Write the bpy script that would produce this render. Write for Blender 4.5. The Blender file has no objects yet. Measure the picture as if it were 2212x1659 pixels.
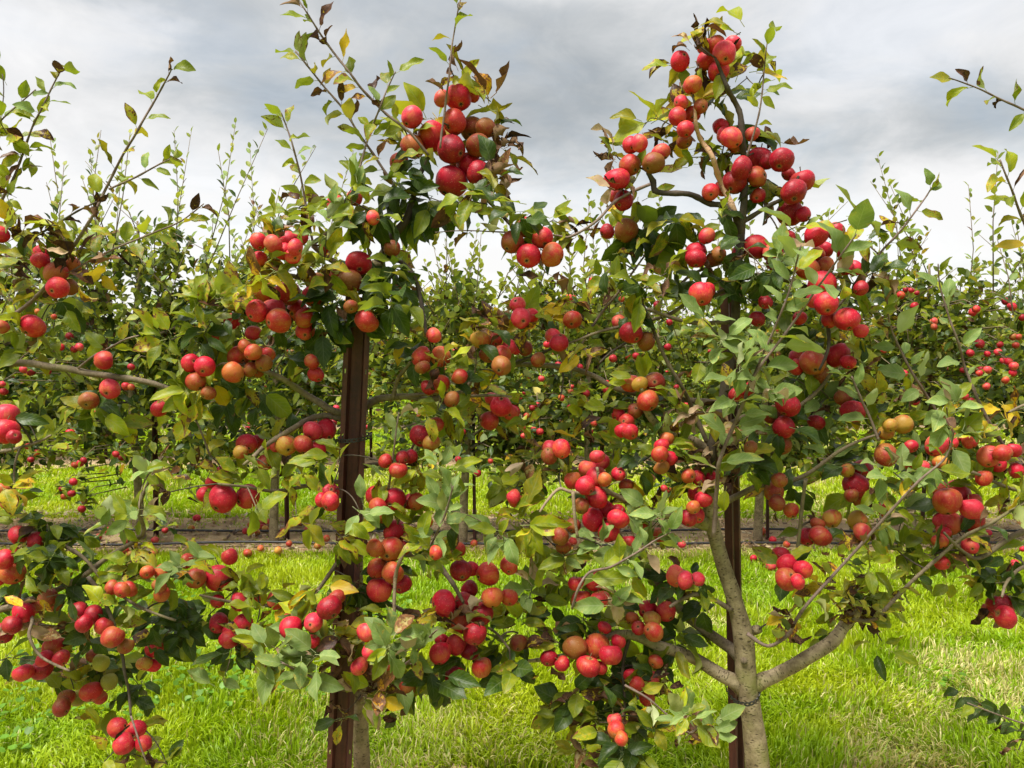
import bpy, math, random
import numpy as np
from mathutils import Vector, Matrix, Quaternion, noise as mnoise

random.seed(7)
np.random.seed(7)
scene = bpy.context.scene
COL = scene.collection

# ------------------------------------------------------------------ camera, sky, sun, exposure
CAM_H = 1.36
PITCH = -math.atan(120 / 1920)
FOC = 1659.0                      # focal length in units of the 2212 px wide overview
EXPOSURE = 2.6
SUN_EL, SUN_AZ = math.radians(66), math.radians(226)

cam_d = bpy.data.cameras.new('camera')
cam_d.sensor_width = 36
cam_d.lens = 27
cam_d.clip_start = 0.05
cam_d.clip_end = 3000
cam = bpy.data.objects.new('camera', cam_d)
cam.location = (0, 0, CAM_H)
cam.rotation_euler = (math.radians(90) + PITCH, 0, 0)
COL.objects.link(cam)
scene.camera = cam

scene.view_settings.view_transform = 'Standard'
scene.view_settings.look = 'None'
scene.view_settings.gamma = 1.0
scene.view_settings.exposure = EXPOSURE
scene.view_settings.use_curve_mapping = False
cy = scene.cycles
cy.max_bounces = 4
cy.diffuse_bounces = 2
cy.glossy_bounces = 2
cy.transmission_bounces = 2
cy.transparent_max_bounces = 4
cy.use_adaptive_sampling = True
cy.adaptive_threshold = 0.015
cy.use_denoising = True
cy.caustics_reflective = False
cy.caustics_refractive = False


class NT:
    """small helper to wire shader nodes"""
    def __init__(self, tree):
        self.t = tree
        self.n = tree.nodes
        self.l = tree.links

    def new(self, typ, **kw):
        nd = self.n.new(typ)
        for k, v in kw.items():
            setattr(nd, k, v)
        return nd

    def put(self, sock, val):
        if hasattr(val, 'is_output'):
            self.l.new(val, sock)
        elif isinstance(val, (tuple, list)):
            if len(val) == 3 and len(sock.default_value) == 4:
                val = (*val, 1.0)
            sock.default_value = val
        else:
            sock.default_value = val

    def m(self, op, a, b=None, c=None, clamp=False):
        nd = self.new('ShaderNodeMath', operation=op, use_clamp=clamp)
        self.put(nd.inputs[0], a)
        if b is not None:
            self.put(nd.inputs[1], b)
        if c is not None:
            self.put(nd.inputs[2], c)
        return nd.outputs[0]

    def mix(self, f, a, b, blend='MIX'):
        nd = self.new('ShaderNodeMix', data_type='RGBA', blend_type=blend)
        self.put(nd.inputs[0], f)
        self.put(nd.inputs[6], a)
        self.put(nd.inputs[7], b)
        return nd.outputs[2]

    def vec(self, x, y, z):
        nd = self.new('ShaderNodeCombineXYZ')
        for i, v in enumerate((x, y, z)):
            self.put(nd.inputs[i], v)
        return nd.outputs[0]

    def sep(self, v):
        nd = self.new('ShaderNodeSeparateXYZ')
        self.l.new(v, nd.inputs[0])
        return nd.outputs

    def noise(self, v, scale, detail=3.0, rough=0.55, dist=0.0):
        nd = self.new('ShaderNodeTexNoise')
        if v is not None:
            self.l.new(v, nd.inputs['Vector'])
        nd.inputs['Scale'].default_value = scale
        nd.inputs['Detail'].default_value = detail
        nd.inputs['Roughness'].default_value = rough
        nd.inputs['Distortion'].default_value = dist
        return nd.outputs[0]

    def ramp(self, f, stops, interp='LINEAR'):
        nd = self.new('ShaderNodeValToRGB')
        nd.color_ramp.interpolation = interp
        el = nd.color_ramp.elements
        while len(el) < len(stops):
            el.new(0.5)
        for e, (p, c) in zip(el, stops):
            e.position = p
            if not isinstance(c, (tuple, list)):
                c = (c, c, c)
            e.color = (*c, 1.0)
        self.put(nd.inputs[0], f)
        return nd.outputs[0]

    def smooth(self, f, a, b):
        nd = self.new('ShaderNodeMapRange', interpolation_type='SMOOTHSTEP')
        self.put(nd.inputs[0], f)
        nd.inputs[1].default_value = a
        nd.inputs[2].default_value = b
        return nd.outputs[0]


def build_world():
    w = bpy.data.worlds.new('World')
    scene.world = w
    w.use_nodes = True
    w.node_tree.nodes.clear()
    N = NT(w.node_tree)
    tc = N.new('ShaderNodeTexCoord')
    d = tc.outputs['Generated']
    s = N.sep(d)
    az = N.m('ARCTAN2', s[0], s[1])
    el = N.m('ARCSINE', s[2])
    zc = N.m('MAXIMUM', s[2], 0.0)
    k = N.m('DIVIDE', 1.0, N.m('ADD', zc, 0.32))
    plane = N.vec(N.m('MULTIPLY', s[0], k), N.m('MULTIPLY', s[1], k), 3.7)
    n1 = N.noise(plane, 2.4, 8, 0.58, 0.5)
    n2 = N.noise(plane, 5.2, 7, 0.62, 0.6)
    # warped direction for the large cloud banks
    wz = N.noise(N.vec(az, N.m('MULTIPLY', el, 2.2), 1.3), 3.2, 5, 0.6)
    wz = N.m('SUBTRACT', wz, 0.5)
    az2 = N.m('ADD', az, N.m('MULTIPLY', wz, 0.30))
    el2 = N.m('ADD', el, N.m('MULTIPLY', wz, 0.16))

    tone = N.m('ADD', 0.55, N.m('MULTIPLY', N.m('SUBTRACT', n1, 0.5), 1.05))
    tone = N.m('ADD', tone, N.m('MULTIPLY', N.m('SUBTRACT', n2, 0.5), 0.62))
    #        x     y    sx   sy   amount  (overview pixels)
    banks = [(640, 215, 330, 85, -.36), (1230, 230, 330, 120, -.54), (930, 40, 420, 70, -.34),
             (150, 55, 330, 55, -.36), (2060, 345, 300, 70, -.42), (1450, 60, 260, 70, -.12),
             (1900, 90, 330, 110, .26), (110, 160, 230, 55, .22), (90, 400, 420, 150, .24),
             (1000, 560, 1400, 130, .30), (2000, 520, 350, 70, .1)]
    for (x, y, sx, sy, amt) in banks:
        a0 = math.atan((x - 1106) / FOC)
        e0 = math.atan((829.5 - y) / FOC) + PITCH
        u = N.m('DIVIDE', N.m('SUBTRACT', az2, a0), sx / FOC)
        v = N.m('DIVIDE', N.m('SUBTRACT', el2, e0), sy / FOC)
        r2 = N.m('ADD', N.m('MULTIPLY', u, u), N.m('MULTIPLY', v, v))
        g = N.m('POWER', 2.718, N.m('MULTIPLY', r2, -1.0))
        tone = N.m('ADD', tone, N.m('MULTIPLY', g, amt))
    hz = N.m('SUBTRACT', 1.0, N.smooth(el, -0.02, 0.2))
    tone = N.m('ADD', tone, N.m('MULTIPLY', hz, 0.3))
    g = 1.0 / 2 ** EXPOSURE
    cl = N.ramp(tone, [(0.0, tuple(g * c for c in (0.42, 0.45, 0.47))),
                       (0.30, tuple(g * c for c in (0.585, 0.605, 0.615))),
                       (0.58, tuple(g * c for c in (0.80, 0.80, 0.80))),
                       (0.9, tuple(g * c for c in (0.965, 0.955, 0.95)))])
    sky = N.new('ShaderNodeTexSky', sky_type='NISHITA')
    sky.sun_disc = False
    sky.sun_elevation = SUN_EL
    sky.sun_rotation = SUN_AZ
    sky.air_density = 1.2
    skyc = N.mix(1.0, sky.outputs[0], (0.06, 0.06, 0.06), 'MULTIPLY')
    # thin places in the cover let a little of the blue through
    thin = N.m('MULTIPLY', N.smooth(n1, 0.60, 0.36), 0.07)
    thin = N.m('ADD', thin, 0.02)
    colr = N.mix(thin, cl, skyc)
    # an overcast sky is brighter overhead than near the horizon
    zen = N.m('ADD', 1.0, N.m('MULTIPLY', N.smooth(el, 0.42, 1.4), 0.35))
    colr = N.mix(1.0, colr, N.vec(zen, zen, zen), 'MULTIPLY')
    bg = N.new('ShaderNodeBackground')
    N.l.new(colr, bg.inputs[0])
    bg.inputs[1].default_value = 1.0
    out = N.new('ShaderNodeOutputWorld')
    N.l.new(bg.outputs[0], out.inputs[0])


build_world()

scene.world.cycles.sampling_method = "NONE"
cy.use_light_tree = False
sun_d = bpy.data.lights.new('sun', 'SUN')
sun_d.energy = 1.5
sun_d.angle = math.radians(24)
sun_d.color = (1.0, 0.955, 0.88)
sun = bpy.data.objects.new('sun', sun_d)
sdir = Vector((math.cos(SUN_EL) * math.sin(SUN_AZ), math.cos(SUN_EL) * math.cos(SUN_AZ), math.sin(SUN_EL)))
sun.rotation_euler = sdir.to_track_quat('Z', 'Y').to_euler()
sun.location = (0, 0, 20)
COL.objects.link(sun)

# ------------------------------------------------------------------ basic helpers
CP, SP = math.cos(PITCH), math.sin(PITCH)


def P(x, y, depth):
    """overview pixel + distance along the view's ground direction -> world point"""
    dx = (x - 1106.0) / FOC
    dz = (829.5 - y) / FOC
    Y = CP - SP * dz
    Z = SP + CP * dz
    s = depth / Y
    return Vector((dx * s, depth, CAM_H + Z * s))


def G(x, y, z=0.0):
    """overview pixel -> point on the ground"""
    dx = (x - 1106.0) / FOC
    dz = (829.5 - y) / FOC
    Y = CP - SP * dz
    Z = SP + CP * dz
    s = (z - CAM_H) / Z
    return Vector((dx * s, Y * s, z))


def T(c, r, zx, zy):
    """coordinates inside one enlarged tile of the photograph -> overview pixel"""
    return 553.0 * c + zx / 3.0, 553.0 * r + zy / 3.0


PXM = 1.0 / FOC       # metres per overview pixel at one metre


def tag(o, label=None, cat=None, group=None, kind=None):
    if label:
        o['label'] = label
    if cat:
        o['category'] = cat
    if group:
        o['group'] = group
    if kind:
        o['kind'] = kind
    return o


def empty(name, loc, rz=0.0):
    o = bpy.data.objects.new(name, None)
    o.location = loc
    o.rotation_euler = (0, 0, rz)
    COL.objects.link(o)
    return o


def new_mesh(name, verts, faces, uvs=None, mats=None, smooth=True, midx=None, attrs=None):
    me = bpy.data.meshes.new(name)
    me.from_pydata([tuple(v) for v in verts], [], faces)
    if uvs is not None:
        ul = me.uv_layers.new(name='UVMap')
        li = np.empty(len(me.loops), dtype=np.int32)
        me.loops.foreach_get('vertex_index', li)
        ul.data.foreach_set('uv', np.asarray(uvs, dtype=np.float32)[li].ravel())
    if smooth:
        me.polygons.foreach_set('use_smooth', [True] * len(me.polygons))
    for m in (mats or []):
        me.materials.append(m)
    if midx is not None:
        me.polygons.foreach_set('material_index', midx)
    me.update()
    return me


def mesh_np(name, V, F, nper, uv=None, mats=None, midx=None, rnd=None, col=None, smooth=True):
    """fast mesh from numpy: V (n,3), F (m,nper)"""
    me = bpy.data.meshes.new(name)
    nf = len(F)
    me.vertices.add(len(V))
    me.vertices.foreach_set('co', np.ascontiguousarray(V, dtype=np.float32).ravel())
    me.loops.add(nf * nper)
    me.loops.foreach_set('vertex_index', np.ascontiguousarray(F, dtype=np.int32).ravel())
    me.polygons.add(nf)
    me.polygons.foreach_set('loop_start', np.arange(0, nf * nper, nper, dtype=np.int32))
    me.polygons.foreach_set('loop_total', np.full(nf, nper, dtype=np.int32))
    if smooth:
        me.polygons.foreach_set('use_smooth', np.ones(nf, dtype=bool))
    for m in (mats or []):
        me.materials.append(m)
    if midx is not None:
        me.polygons.foreach_set('material_index', np.ascontiguousarray(midx, dtype=np.int32))
    if uv is not None:
        ul = me.uv_layers.new(name='UVMap')
        ul.data.foreach_set('uv', np.ascontiguousarray(uv[F.ravel()], dtype=np.float32).ravel())
    if rnd is not None:
        a = me.attributes.new('rnd', 'FLOAT', 'POINT')
        a.data.foreach_set('value', np.ascontiguousarray(rnd, dtype=np.float32))
    if col is not None:
        a = me.attributes.new('tint', 'FLOAT_COLOR', 'POINT')
        c4 = np.ones((len(V), 4), dtype=np.float32)
        c4[:, :3] = col
        a.data.foreach_set('color', c4.ravel())
    me.update(calc_edges=True)
    me.validate()
    return me


def put(name, me, parent=None, M=None, mat=None):
    """link a mesh object; M is its world matrix"""
    o = bpy.data.objects.new(name, me)
    COL.objects.link(o)
    if parent is not None:
        o.parent = parent
        inv = Matrix.LocRotScale(parent.location, parent.rotation_euler.to_quaternion(), None).inverted()
        o.matrix_basis = inv @ (M if M is not None else Matrix.Identity(4))
    elif M is not None:
        o.matrix_basis = M
    if mat is not None:
        for sl, m in zip(o.material_slots, mat if isinstance(mat, (list, tuple)) else [mat]):
            sl.link = 'OBJECT'
            sl.material = m
    return o


def copy_tree(o, parent=None):
    c = o.copy()
    COL.objects.link(c)
    c.parent = parent
    if parent is not None:
        c.matrix_basis = o.matrix_basis.copy()
    for ch in o.children:
        copy_tree(ch, c)
    return c


def catmull(pts, n=4):
    """pts: list of (Vector, radius) -> denser list"""
    if len(pts) < 3:
        (a, ra), (b, rb) = pts[0], pts[-1]
        return [(a.lerp(b, i / n), ra + (rb - ra) * i / n) for i in range(n + 1)]
    out = []
    for i in range(len(pts) - 1):
        p0 = pts[max(i - 1, 0)]
        p1 = pts[i]
        p2 = pts[i + 1]
        p3 = pts[min(i + 2, len(pts) - 1)]
        for k in range(n):
            t = k / n
            t2, t3 = t * t, t * t * t
            q = 0.5 * ((2 * p1[0]) + (-p0[0] + p2[0]) * t + (2 * p0[0] - 5 * p1[0] + 4 * p2[0] - p3[0]) * t2
                       + (-p0[0] + 3 * p1[0] - 3 * p2[0] + p3[0]) * t3)
            out.append((q, p1[1] + (p2[1] - p1[1]) * t))
    out.append(pts[-1])
    return out


def tube_data(pts, sides=8, rough=0.0, seed=0):
    """verts, quads, uvs of a tapered tube along pts [(Vector, radius)]"""
    V, F, U = [], [], []
    n = len(pts)
    up = Vector((0.13, 0.31, 0.94)).normalized()
    L = 0.0
    prev = None
    for i, (p, r) in enumerate(pts):
        a = pts[max(i - 1, 0)][0]
        b = pts[min(i + 1, n - 1)][0]
        t = (b - a)
        if t.length < 1e-7:
            t = Vector((0, 0, 1))
        t.normalize()
        if prev is None:
            x = t.cross(up)
            if x.length < 1e-3:
                x = t.cross(Vector((1, 0, 0)))
            x.normalize()
        else:
            x = prev - t * prev.dot(t)
            x.normalize()
        prev = x
        yv = t.cross(x)
        if i:
            L += (p - pts[i - 1][0]).length
        for k in range(sides):
            an = 2 * math.pi * k / sides
            rr = r
            if rough:
                rr *= 1 + rough * mnoise.noise(Vector((math.cos(an) * 1.3 + seed, math.sin(an) * 1.3, L * 22)))
            V.append(p + x * (math.cos(an) * rr) + yv * (math.sin(an) * rr))
            U.append((abs(2.0 * k / sides - 1.0) * 6.28 * max(r, 0.002), L))
    for i in range(n - 1):
        for k in range(sides):
            k2 = (k + 1) % sides
            F.append((i * sides + k, i * sides + k2, (i + 1) * sides + k2, (i + 1) * sides + k))
    F.append(tuple(range(sides - 1, -1, -1)))
    F.append(tuple((n - 1) * sides + k for k in range(sides)))
    return V, F, U


# ------------------------------------------------------------------ materials
def new_mat(name):
    m = bpy.data.materials.new(name)
    m.use_nodes = True
    m.node_tree.nodes.clear()
    return m, NT(m.node_tree)


def finish(N, shader, bump=None):
    out = N.new('ShaderNodeOutputMaterial')
    N.l.new(shader, out.inputs[0])


def principled(N, col, rough=0.5, spec=0.5, normal=None, **kw):
    b = N.new('ShaderNodeBsdfPrincipled')
    N.put(b.inputs['Base Color'], col)
    N.put(b.inputs['Roughness'], rough)
    b.inputs['Specular IOR Level'].default_value = spec
    if normal is not None:
        N.l.new(normal, b.inputs['Normal'])
    for k, v in kw.items():
        N.put(b.inputs[k], v)
    return b.outputs[0]


def bump(N, h, strength=0.3, dist=0.002):
    nd = N.new('ShaderNodeBump')
    nd.inputs['Strength'].default_value = strength
    nd.inputs['Distance'].default_value = dist
    N.l.new(h, nd.inputs['Height'])
    return nd.outputs[0]


def leaf_mat(name, c1, c2, under, blotch=(0.12, 0.05, 0.015), amt=0.15, rough=0.42, trans=0.3, tcol=None, edge=None):
    m, N = new_mat(name)
    oi = N.new('ShaderNodeObjectInfo')
    at = N.new('ShaderNodeAttribute', attribute_name='rnd')
    rnd = N.m('FRACT', N.m('ADD', oi.outputs['Random'], at.outputs['Fac']))
    uvn = N.new('ShaderNodeUVMap', uv_map='UVMap')
    s = N.sep(uvn.outputs[0])
    u, v = s[0], s[1]
    au = N.m('ABSOLUTE', N.m('SUBTRACT', u, 0.5))
    off = N.m('MULTIPLY', rnd, 37.0)
    pv = N.vec(N.m('ADD', N.m('MULTIPLY', u, 0.6), off), v, off)
    n1 = N.noise(pv, 3.2, 3, 0.6)
    col = N.mix(N.smooth(n1, 0.3, 0.7), c1, c2)
    # veins: lighter midrib and side veins
    side = N.m('SINE', N.m('MULTIPLY', N.m('SUBTRACT', v, N.m('MULTIPLY', au, 0.55)), 46.0))
    sv = N.m('MULTIPLY', N.smooth(side, 0.72, 1.0), 0.30)
    mid = N.m('MULTIPLY', N.m('SUBTRACT', 1.0, N.smooth(au, 0.012, 0.035)), 0.55)
    vein = N.m('MAXIMUM', sv, mid)
    lt = tuple(min(1.0, 0.35 * a + 0.65 * b + 0.03) for a, b in zip(c1, under))
    col = N.mix(vein, col, lt)
    # blotches of rot, more of them near the margin and the tip
    n2 = N.noise(pv, 5.0, 4, 0.62, 0.3)
    bl = N.m('ADD', n2, N.m('MULTIPLY', N.m('POWER', N.m('MULTIPLY', au, 2.0), 3.0), 0.14))
    bl = N.m('ADD', bl, N.m('MULTIPLY', N.m('SUBTRACT', v, 0.5), 0.16))
    rr = N.m('FRACT', N.m('MULTIPLY', rnd, 7.31))
    thr = N.m('SUBTRACT', 0.86, N.m('MULTIPLY', N.m('POWER', rr, 1.3), amt))
    mk = N.m('MULTIPLY', N.m('SUBTRACT', bl, thr), 14.0, clamp=True)
    if edge:
        rim = N.m('MULTIPLY', N.m('SUBTRACT', bl, N.m('SUBTRACT', thr, 0.09)), 9.0, clamp=True)
        col = N.mix(rim, col, edge)
    bcol = N.mix(N.smooth(N.noise(pv, 9.0, 2), 0.3, 0.7), blotch, tuple(min(1, c * 2.6) for c in blotch))
    col = N.mix(mk, col, bcol)
    val = N.m('ADD', 0.72, N.m('MULTIPLY', N.m('FRACT', N.m('MULTIPLY', rnd, 3.77)), 0.56))
    col = N.mix(1.0, col, N.vec(val, val, val), 'MULTIPLY')
    # the under side of an apple leaf is pale and felted
    geo = N.new('ShaderNodeNewGeometry')
    ucol = N.mix(mk, N.mix(N.m('MULTIPLY', vein, 0.6), under, tuple(min(1, c * 1.35) for c in under)), bcol)
    back = geo.outputs['Backfacing']
    fin = N.mix(back, col, ucol)
    rg = N.m('ADD', rough, N.m('MULTIPLY', back, 0.3))
    h = N.m('ADD', N.m('MULTIPLY', vein, -0.6), N.m('MULTIPLY', n1, 1.2))
    p = principled(N, fin, rg, 0.22, bump(N, h, 0.5, 0.0016))
    tr = N.new('ShaderNodeBsdfTranslucent')
    tc = tcol or tuple(min(1, c * 1.5 + 0.01) for c in c2)
    tcm = N.mix(mk, tc, blotch)
    N.put(tr.inputs[0], tcm)
    ms = N.new('ShaderNodeMixShader')
    ms.inputs[0].default_value = trans
    N.l.new(p, ms.inputs[1])
    N.l.new(tr.outputs[0], ms.inputs[2])
    finish(N, ms.outputs[0])
    return m


BROWN = (0.085, 0.038, 0.014)
LM = {
    'g': leaf_mat('leaf_green', (0.094, 0.138, 0.005), (0.190, 0.212, 0.008), (0.27, 0.285, 0.09), BROWN, 0.30, edge=(0.34, 0.28, 0.015), tcol=(0.28, 0.36, 0.015)),
    'd': leaf_mat('leaf_deep_green_shaded', (0.014, 0.036, 0.004), (0.042, 0.070, 0.005), (0.12, 0.15, 0.055), BROWN, 0.20, 0.40, 0.18, tcol=(0.12, 0.19, 0.008)),  # deep green leaves, darkened further to paint in shade inside the clumps
    'p': leaf_mat('leaf_pale_green', (0.120, 0.190, 0.046), (0.190, 0.250, 0.064), (0.35, 0.385, 0.19), BROWN, 0.20, 0.6, 0.25, edge=(0.38, 0.34, 0.06), tcol=(0.27, 0.36, 0.05)),
    'l': leaf_mat('leaf_lime', (0.195, 0.250, 0.006), (0.320, 0.330, 0.010), (0.30, 0.34, 0.12), BROWN, 0.34, edge=(0.42, 0.28, 0.012), tcol=(0.42, 0.45, 0.015)),
    'y': leaf_mat('leaf_yellow', (0.400, 0.310, 0.008), (0.560, 0.350, 0.010), (0.46, 0.39, 0.10), BROWN, 0.58, edge=(0.42, 0.17, 0.012), tcol=(0.60, 0.40, 0.012)),
    's': leaf_mat('leaf_spotted', (0.125, 0.160, 0.010), (0.320, 0.275, 0.014), (0.28, 0.30, 0.11), (0.040, 0.017, 0.008), 0.62, edge=(0.42, 0.28, 0.012), tcol=(0.40, 0.33, 0.015)),
    'b': leaf_mat('leaf_brown', (0.070, 0.033, 0.015), (0.170, 0.088, 0.042), (0.22, 0.135, 0.075), (0.026, 0.012, 0.006), 0.55, 0.7, 0.15, tcol=(0.18, 0.07, 0.02)),
    't': leaf_mat('leaf_tan', (0.300, 0.200, 0.110), (0.400, 0.290, 0.175), (0.38, 0.29, 0.19), (0.11, 0.05, 0.02), 0.45, 0.7, 0.2, edge=(0.30, 0.26, 0.06)),
}


def apple_mat(name, base, red, deep, lo, hi, dots=(0.80, 0.55, 0.36), rough=0.42):
    m, N = new_mat(name)
    oi = N.new('ShaderNodeObjectInfo')
    rnd = oi.outputs['Random']
    tc = N.new('ShaderNodeTexCoord')
    ob = tc.outputs['Object']
    off = N.m('MULTIPLY', rnd, 31.0)
    s = N.sep(ob)
    pv = N.vec(N.m('ADD', s[0], off), N.m('ADD', s[1], off), s[2])
    big = N.noise(pv, 0.75, 2, 0.5)
    st = N.vec(N.m('ADD', N.m('MULTIPLY', s[0], 5.5), off), N.m('MULTIPLY', s[1], 5.5), N.m('MULTIPLY', s[2], 0.7))
    streak = N.noise(st, 1.5, 3, 0.65)
    f = N.m('ADD', N.m('MULTIPLY', big, 1.25), N.m('MULTIPLY', N.m('SUBTRACT', streak, 0.5), 0.70))
    f = N.m('ADD', f, N.m('MULTIPLY', N.m('SUBTRACT', N.m('FRACT', N.m('MULTIPLY', rnd, 5.17)), 0.5), 0.20))
    f = N.smooth(f, lo, hi)
    fine = N.noise(pv, 4.0, 4, 0.6)
    rc = N.mix(N.smooth(fine, 0.3, 0.7), red, deep)
    col = N.mix(f, base, rc)
    vo = N.new('ShaderNodeTexVoronoi')
    N.l.new(pv, vo.inputs['Vector'])
    vo.inputs['Scale'].default_value = 7.5
    dot = N.m('MULTIPLY', N.m('SUBTRACT', 1.0, N.smooth(vo.outputs['Distance'], 0.07, 0.17)), 0.55)
    col = N.mix(dot, col, dots)
    # russet in the stalk bowl
    rad = N.m('SQRT', N.m('ADD', N.m('MULTIPLY', s[0], s[0]), N.m('MULTIPLY', s[1], s[1])))
    bowl = N.m('MULTIPLY', N.m('SUBTRACT', 1.0, N.smooth(rad, 0.16, 0.46)), N.smooth(s[2], 0.2, 0.5))
    col = N.mix(N.m('MULTIPLY', bowl, 0.8), col, (0.34, 0.22, 0.07))
    eye = N.m('MULTIPLY', N.m('SUBTRACT', 1.0, N.smooth(rad, 0.10, 0.32)), N.smooth(s[2], -0.4, -0.6))
    col = N.mix(N.m('MULTIPLY', eye, 0.55), col, (0.36, 0.24, 0.08))
    val = N.m('ADD', 0.76, N.m('MULTIPLY', N.m('FRACT', N.m('MULTIPLY', rnd, 11.3)), 0.36))
    col = N.mix(1.0, col, N.vec(val, val, val), 'MULTIPLY')
    rg = N.m('ADD', rough, N.m('MULTIPLY', fine, 0.16))
    h = N.m('ADD', N.m('MULTIPLY', big, 0.6), N.m('MULTIPLY', dot, 0.1))
    sh = principled(N, col, rg, 0.32, bump(N, h, 0.25, 0.02))
    finish(N, sh)
    return m


AM = {
    'R': apple_mat('apple_red', (0.50, 0.070, 0.030), (0.50, 0.009, 0.030), (0.38, 0.005, 0.020), 0.30, 0.66),
    'D': apple_mat('apple_crimson', (0.36, 0.032, 0.018), (0.34, 0.005, 0.018), (0.21, 0.003, 0.011), 0.24, 0.62),
    'P': apple_mat('apple_pink_red', (0.56, 0.120, 0.050), (0.58, 0.034, 0.060), (0.52, 0.016, 0.038), 0.34, 0.72),
    'O': apple_mat('apple_orange_red', (0.38, 0.105, 0.022), (0.42, 0.024, 0.020), (0.33, 0.012, 0.015), 0.40, 0.80, rough=0.42),
    'B': apple_mat('apple_russet', (0.24, 0.088, 0.016), (0.28, 0.028, 0.014), (0.20, 0.014, 0.010), 0.46, 0.86, rough=0.48),
    'Y': apple_mat('apple_yellow', (0.40, 0.220, 0.030), (0.43, 0.075, 0.026), (0.37, 0.042, 0.020), 0.54, 0.90, rough=0.45),
    'G': apple_mat('apple_green', (0.24, 0.220, 0.026), (0.29, 0.130, 0.026), (0.25, 0.10, 0.03), 0.80, 1.10, rough=0.45),
}


def simple_mat(name, c, rough=0.7, spec=0.3):
    m, N = new_mat(name)
    tc = N.new('ShaderNodeTexCoord')
    n = N.noise(tc.outputs['Object'], 30.0, 3)
    colr = N.mix(n, tuple(x * 0.7 for x in c), tuple(min(1, x * 1.3) for x in c))
    finish(N, principled(N, colr, rough, spec))
    return m


def bark_mat(name, c1, c2, moss=0.25, lent=0.6, mosscol=(0.16, 0.17, 0.035)):
    m, N = new_mat(name)
    uvn = N.new('ShaderNodeUVMap', uv_map='UVMap')
    s = N.sep(uvn.outputs[0])
    tc = N.new('ShaderNodeTexCoord')
    ob = tc.outputs['Object']
    n1 = N.noise(ob, 26.0, 5, 0.65)
    n2 = N.noise(ob, 160.0, 3, 0.6)
    col = N.mix(N.smooth(n1, 0.32, 0.68), c1, c2)
    col = N.mix(N.m('MULTIPLY', N.smooth(n2, 0.5, 0.75), 0.45), col, tuple(x * 0.45 for x in c1))
    # lenticels: short dark dashes lying across the stem
    lv = N.vec(N.m('MULTIPLY', s[0], 75.0), N.m('MULTIPLY', s[1], 380.0), 0.0)
    vo = N.new('ShaderNodeTexVoronoi')
    N.l.new(lv, vo.inputs['Vector'])
    vo.inputs['Scale'].default_value = 0.55
    vo.inputs['Randomness'].default_value = 1.0
    ds = N.m('SUBTRACT', 1.0, N.smooth(vo.outputs['Distance'], 0.20, 0.40))
    pick = N.smooth(N.noise(N.vec(s[0], s[1], 2.0), 34.0, 2), 0.42, 0.52)
    ds = N.m('MULTIPLY', N.m('MULTIPLY', ds, pick), lent)
    col = N.mix(ds, col, (0.045, 0.030, 0.018))
    mo = N.m('MULTIPLY', N.smooth(N.noise(ob, 7.0, 4, 0.6), 0.50, 0.72), moss)
    col = N.mix(mo, col, mosscol)
    h = N.m('ADD', N.m('MULTIPLY', n2, 0.5), N.m('ADD', n1, N.m('MULTIPLY', ds, -0.6)))
    finish(N, principled(N, col, 0.78, 0.25, bump(N, h, 0.6, 0.003)))
    return m


BARK = bark_mat('bark_tan', (0.150, 0.112, 0.062), (0.315, 0.250, 0.150), 0.75, 0.85)
BARKD = bark_mat('bark_brown', (0.105, 0.078, 0.048), (0.190, 0.145, 0.092), 0.4, 0.5)
BARKK = bark_mat('bark_dark', (0.040, 0.030, 0.022), (0.080, 0.060, 0.042), 0.3, 0.2)
BARKP = bark_mat('bark_peach', (0.42, 0.24, 0.14), (0.50, 0.32, 0.20), 0.2, 0.5)
SHOOT = bark_mat('bark_shoot', (0.120, 0.078, 0.062), (0.200, 0.145, 0.115), 0.15, 0.25, (0.2, 0.2, 0.1))
SHOOTP = bark_mat('bark_pale_shoot', (0.170, 0.120, 0.072), (0.250, 0.185, 0.118), 0.1, 0.3, (0.3, 0.3, 0.16))
CALYX = simple_mat('calyx', (0.035, 0.024, 0.014), 0.9)
STALK = simple_mat('stalk', (0.14, 0.10, 0.04), 0.7)
BLACKP = simple_mat('black_plastic', (0.018, 0.018, 0.019), 0.45, 0.5)


def rust_mat():
    m, N = new_mat('rusty_steel')
    tc = N.new('ShaderNodeTexCoord')
    ob = tc.outputs['Object']
    s = N.sep(ob)
    n1 = N.noise(ob, 9.0, 5, 0.65)
    n2 = N.noise(N.vec(N.m('MULTIPLY', s[0], 60.0), N.m('MULTIPLY', s[1], 60.0), N.m('MULTIPLY', s[2], 3.0)), 1.0, 4, 0.65)
    n3 = N.noise(ob, 120.0, 3, 0.6)
    f = N.m('ADD', N.m('MULTIPLY', n1, 0.5), N.m('MULTIPLY', n2, 0.5))
    col = N.ramp(f, [(0.30, (0.020, 0.010, 0.008)), (0.46, (0.052, 0.015, 0.010)), (0.58, (0.095, 0.028, 0.017)), (0.75, (0.160, 0.056, 0.032))])
    col = N.mix(N.m('MULTIPLY', N.smooth(n3, 0.52, 0.72), 0.5), col, (0.024, 0.014, 0.011))
    finish(N, principled(N, col, 0.62, 0.4, bump(N, n3, 0.4, 0.002)))
    return m


RUST = rust_mat()


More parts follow.
